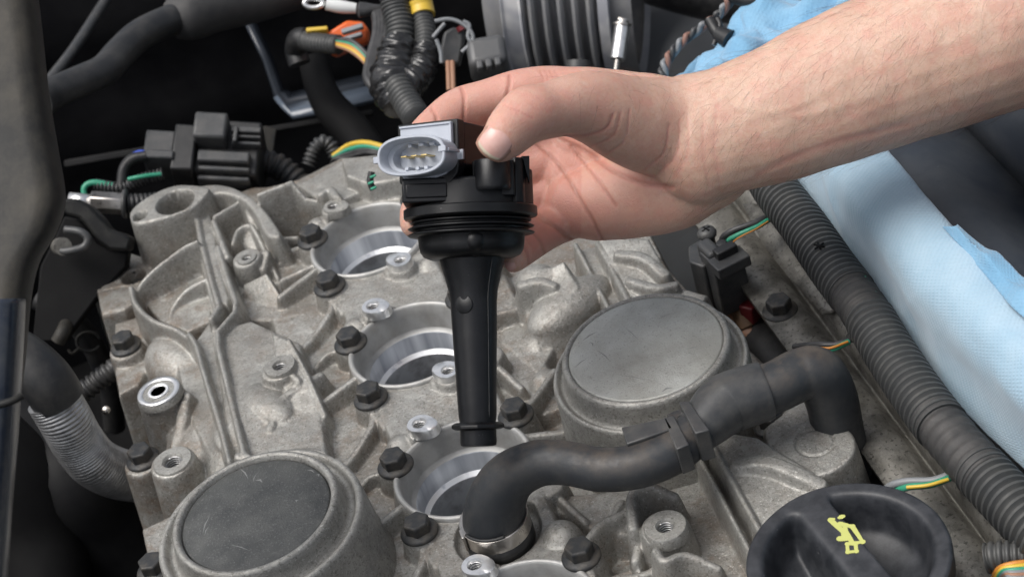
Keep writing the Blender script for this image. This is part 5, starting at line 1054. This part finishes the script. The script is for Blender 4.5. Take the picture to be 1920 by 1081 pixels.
wrap('tape_wrap', PD((800, 88, 101), (792, 125, 100.6), (768, 158, 99.6), (745, 170, 99.4)), [.66, .74, .8, .8], M['gloss_tape'], hn)
V, F = ridged(PD((745, 160, 99), (765, 195, 98), (782, 222, 97)), .75, .3, .1, 20); MB().add(V, F).build('ribbed_sleeve', M['conduit'], hn)
V, F = ridged(PD((560, 72, 106), (590, 80, 105), (635, 84, 104)), .55, .22, .07, 20); MB().add(V, F).build('ribbed_sleeve', M['conduit'], hn)
hose('sleeve_elbow', PD((562, 120, 107), (555, 95, 107), (560, 74, 106), (575, 74, 105.6)), .62, M['rubber_clean'], parent=hn, seg=18)
for k, (a, dv) in enumerate((('orange', 0), ('green', -5), ('yellow', 5), ('black_wire', -10), ('copper_wire', 9))): hose('wire', PD((632, 80 + dv * .6, 103.8), (660, 88 + dv, 103), (684, 108 + dv, 102.5), (700, 130 + dv, 102)), .13, M[a], parent=hn, seg=8)
for k in range(5): hose('wire', PD((672, 12 + 3 * k, 104 - .1 * k), (700 + 5 * k, 20, 104), (706 + 6 * k, 60, 103), (694 + 4 * k, 110, 102), (690 + 5 * k, 150, 101), (725 + 3 * k, 185, 100)), .26, M['black_wire'], parent=hn, seg=10)
for k, a in enumerate(('copper_wire', 'copper_wire', 'green')): hose('wire', PD((756 + 6 * k, 190, 98.5), (764 + 5 * k, 212, 98), (775 + 5 * k, 240, 97)), .12, M[a], parent=hn, seg=8)
oc_ = thing('orange_connector', D(655, 70, 105), 'orange plug with grey lock beside the ring terminal', 'connector')
cprism_px('plug_shell', [(612, 62), (650, 38), (680, 40), (692, 56), (688, 78), (660, 88), (628, 104), (614, 96)], 105, 106.4, mat('orange_plastic', (.72, .13, .025), .4), oc_, .15)
dbox(dbox(MB(), 640, 50, 682, 60, 104.6, .3, 20), 642, 66, 680, 74, 104.6, .3, 20).build('grey_lock', M['grey_wire'], oc_, bevel=.05)
dbox(MB(), 575, 54, 615, 62, 105, .5, 8).build('yellow_lock', M['yellow'], oc_, bevel=.05)
rt = thing('ring_terminal', D(620, 10, 106), 'white insulated ring terminal lying at the top edge', 'terminal')
hose('insulation', PD((612, 8, 105), (640, 13, 105), (668, 16, 105)), [.34, .36, .28], mat('white_insulation', (.66, .67, .66), .4), parent=rt, seg=16)
V, F = tube([D(588, 6, 105) + .5 * (math.cos(a) * RT + .5 * math.sin(a) * UP) for a in np.linspace(0, 2 * PI, 25)], .14, n=60, seg=8); MB().add(V, F).build('ring', M['bright'], rt)
# small plug with bent steel clip
sc_ = thing('clip_connector', D(850, 80, 101), 'small black plug with bent steel clip and tan wire', 'connector')
cprism_px('plug_shell', [(832, 60), (850, 50), (872, 56), (868, 90), (862, 120), (828, 120), (826, 90)], 100.5, 102, M['plastic_mid'], sc_, .15)
for pts in ([(815, 40), (840, 36), (862, 42), (882, 58), (886, 78), (866, 98)], [(812, 70), (822, 58), (834, 44)], [(868, 40), (880, 48), (878, 70), (890, 84)], [(818, 74), (826, 96), (828, 118)]): hose('steel_clip', PD(*[(u, v, 100) for u, v in pts]), .11, M['grey_wire'], parent=sc_, seg=8)
hose('red_seal', PD((866, 48, 100.4), (870, 56, 100.4)), .35, M['red'], parent=sc_, seg=14)
for k in range(2): hose('wire', PD((840 + 8 * k, 116, 100), (841 + 8 * k, 140, 99.5), (842 + 8 * k, 170, 99)), .14, M['copper_wire'], parent=sc_, seg=8)
# square relay cap
M['relay'] = mat('relay_plastic', (.07, .072, .075), .42, 0, (.09, .09, .09), 1)
rc = thing('relay_cap', D(915, 105, 100), 'grey rounded relay cap just above the index finger', 'relay')
dbox(MB(), 878, 80, 952, 142, 100.6, 2.2, 12).build('cap_shell', M['relay'], rc, bevel=.4, seg=4)
for k in range(3): dbox(MB(), 894 + 17 * k, 116 - 3 * k, 906 + 17 * k, 134 - 3 * k, 99.4, .6, 12).build('grip_rib', M['relay'], rc, bevel=.08)
# ---------------------------------------------------------------- intake duct
M['bellows'] = mat('grey_bellows', (.22, .225, .24), .30, 0, (.28, .28, .28), .8, 4, spec=.6)
M['duct_band'] = mat('duct_band', (.78, .78, .78), .25, .1, (.5, .51, .55), .4, 2, (.45, .6))
dk = thing('intake_duct', D(1060, 20, 108), 'black corrugated intake duct with wide steel clamps at the top', 'duct')
DC = D(1050, -75, 113); ax = RT * .985 + UP * .02 - FW * .16; ax /= np.linalg.norm(ax)
def dx(u): return (u - 1050) / FPX * 113
prof = [(4.3, dx(930)), (4.9, dx(945)), (5.0, dx(958)), (5.45, dx(962)), (5.45, dx(968))]
def lad(name, pr, m): return MB().add(*lathe_open([(1.36 * a_, b_ + .0) for a_, b_ in pr], DC, ax, seg=96)).build(name, m, dk, auto=35)
rr = []; 
SCL = 1.22
for k, u in enumerate((1024, 1050, 1076, 1102, 1128)): rr += [(5.0, dx(u - 12)), (5.02, dx(u - 9)), (5.5, dx(u - 6)), (5.58, dx(u)), (5.5, dx(u + 5)), (5.05, dx(u + 9))]
lad('duct_bellows', [(4.6, dx(930)), (5.0, dx(945)), (5.15, dx(958)), (5.15, dx(1010))] + rr + [(5.1, dx(1140)), (5.1, dx(1200))], M['bellows'])
lad('clamp_band', [(5.2, dx(966)), (5.45, dx(969)), (5.35, dx(974)), (5.35, dx(1000)), (5.45, dx(1004)), (5.2, dx(1008))], M['duct_band'])
lad('clamp_band', [(5.2, dx(1140)), (5.5, dx(1142)), (5.5, dx(1160)), (5.2, dx(1162))], M['duct_band'])
lad('duct_mouth', [(4.6, dx(1150)), (4.9, dx(1165)), (5.0, dx(1185)), (4.6, dx(1190))], M['rubber_clean'])
sc2 = thing('clamp_screw', D(1160, 75, 106), 'bright steel clamp screw housing at the right end of the duct', 'clamp')
hose('screw_barrel', PD((1167, 48, 105.5), (1158, 112, 105)), .42, M['bright'], parent=sc2, seg=24); hose('screw_head', PD((1169, 36, 105.5), (1167, 48, 105.5)), .34, M['steel'], parent=sc2, seg=6); hose('screw_washer', PD((1167, 44, 105.5), (1166.5, 48, 105.5)), .52, M['steel'], parent=sc2, seg=24); hose('screw_thread', PD((1158, 112, 105), (1155, 135, 105)), .18, M['steel'], parent=sc2, seg=16)
hose('round_cap', PD((1084, 114, 101), (1084, 132, 101)), [.62, .66], M['plastic_mid'], 'small round grey cap peeking over the hand', 'cap', seg=28, n=6)
hose('black_branch', PD((590, 120, 112), (600, 160, 111), (620, 200, 110), (665, 250, 109), (700, 300, 108)), [.9, .9, 1.0, 1.1, 1.1], M['void'], 'matt black hose dropping behind the harness', 'hose', seg=18)
# glossy framed opening in the bulkhead
fr = thing('bulkhead_panel', D(600, 180, 118), 'glossy black framed opening in the bulkhead behind the harness', 'panel')
fm = mat('gloss_black_paint', (.02, .024, .03), .12, 0, (.03, .035, .045), .3)
strip3 = lambda name, a, b_, m: MB().add([D(*q) for q in a] + [D(*q) for q in b_], [(i, i + 1, len(a) + i + 1, len(a) + i) for i in range(len(a) - 1)]).build(name, m, fr)
o = strip3('frame_lip', [(455, 20, 116), (500, 110, 116), (520, 175, 116), (535, 195, 116), (600, 180, 116), (720, 150, 116)], [(470, 20, 117), (513, 110, 117), (532, 165, 117.2), (548, 172, 117.4), (600, 160, 117.4), (720, 130, 117.4)], fm); s = o.modifiers.new('s', 'SOLIDIFY'); s.thickness = .3
o = strip3('frame_sill', [(535, 197, 115.8), (548, 216, 115), (620, 205, 115), (720, 180, 115)], [(520, 178, 116), (535, 196, 116.1), (600, 181, 116.1), (720, 151, 116.1)], mat('sill_paint', (.09, .11, .14), .16, 0)); s = o.modifiers.new('s', 'SOLIDIFY'); s.thickness = .3
# twisted wires by the towel
tww = thing('twisted_wires', D(1290, 90, 98), 'twisted grey and rust coloured wires in front of crumpled towel', 'wires')
TP = spline(np.array(PD((1250, 175, 93), (1243, 140, 93), (1252, 112, 93), (1275, 82, 93), (1310, 55, 93), (1345, 30, 92.5), (1368, 2, 92), (1385, -30, 92))), 120)
for k, m_ in enumerate(('rust', 'grey_wire', 'black_wire')):
    M.setdefault('rust', mat('rust_wire', (.24, .13, .10), .6)); ph = 2 * PI * k / 3; q = np.array([TP[i] + .15 * (math.cos(i * .27 + ph) * RT + math.sin(i * .27 + ph) * (UP * .5 - FW * .86)) for i in range(120)]); V, F = tube_geo(q, .14, 8); MB().add(V, F).build('wire', M[m_], tww)
tc_ = thing('cable_clip', D(1350, 60, 92), 'black plastic cable clip gripping the twisted wires', 'clip')
hose('clip_band', PD((1330, 38, 92.2), (1345, 62, 91.8), (1360, 78, 92)), .28, M['plastic'], parent=tc_, seg=12); hose('clip_stud', PD((1345, 62, 91.8), (1368, 75, 91.4)), [.35, .5], M['plastic'], parent=tc_, seg=14); hose('clip_wing', PD((1338, 85, 91.8), (1350, 50, 91.8), (1345, 35, 92)), .14, M['plastic'], parent=tc_, seg=8)
hose('upper_cable', PD((1370, -8, 92), (1410, 2, 91.5), (1450, -4, 91.5)), .35, M['plastic'], 'black cable stub over the top of the crumpled towel', 'cable', seg=12)

# dim parts deep in the gap on the left
dc = thing('drain_hose', D(150, 600, 101), 'dim black hose with a wire clip deep in the gap left of the cover', 'hose')
hose('hose_tube', PD((70, 560, 100), (120, 585, 100), (170, 640, 101), (205, 720, 103), (215, 800, 105)), .6, M['rubber_clean'], parent=dc, seg=16)
V, F = tube([D(166, 640, 99.8) + .62 * (math.cos(a) * RT + .8 * math.sin(a) * UP) for a in np.linspace(.3, 5.9, 24)], .09, n=50, seg=8); MB().add(V, F).build('wire_clip', M['trim'], dc)
hose('clip_tail', PD((150, 652, 99.8), (136, 662, 99.6), (128, 655, 99.6)), .09, M['trim'], parent=dc, seg=8)
sbk = thing('side_bracket', D(90, 520, 100), 'dim folded steel bracket in the shadow below the bolted arm', 'bracket')
cprism_px('bracket_plate', [(130, 500), (170, 520), (175, 560), (150, 600), (120, 590), (112, 540)], 99.5, 99.8, M['trim_dark'], sbk, .05)
cprism_px('bracket_lip', [(170, 520), (182, 516), (188, 556), (175, 560)], 99.0, 99.9, M['matt'], sbk, .04)
cprism_px('bulkhead_rib', [(120, 300), (420, 250), (700, 205), (700, 216), (420, 262), (120, 314)], 119.0, 119.6, M['matt2'], fr, .08)
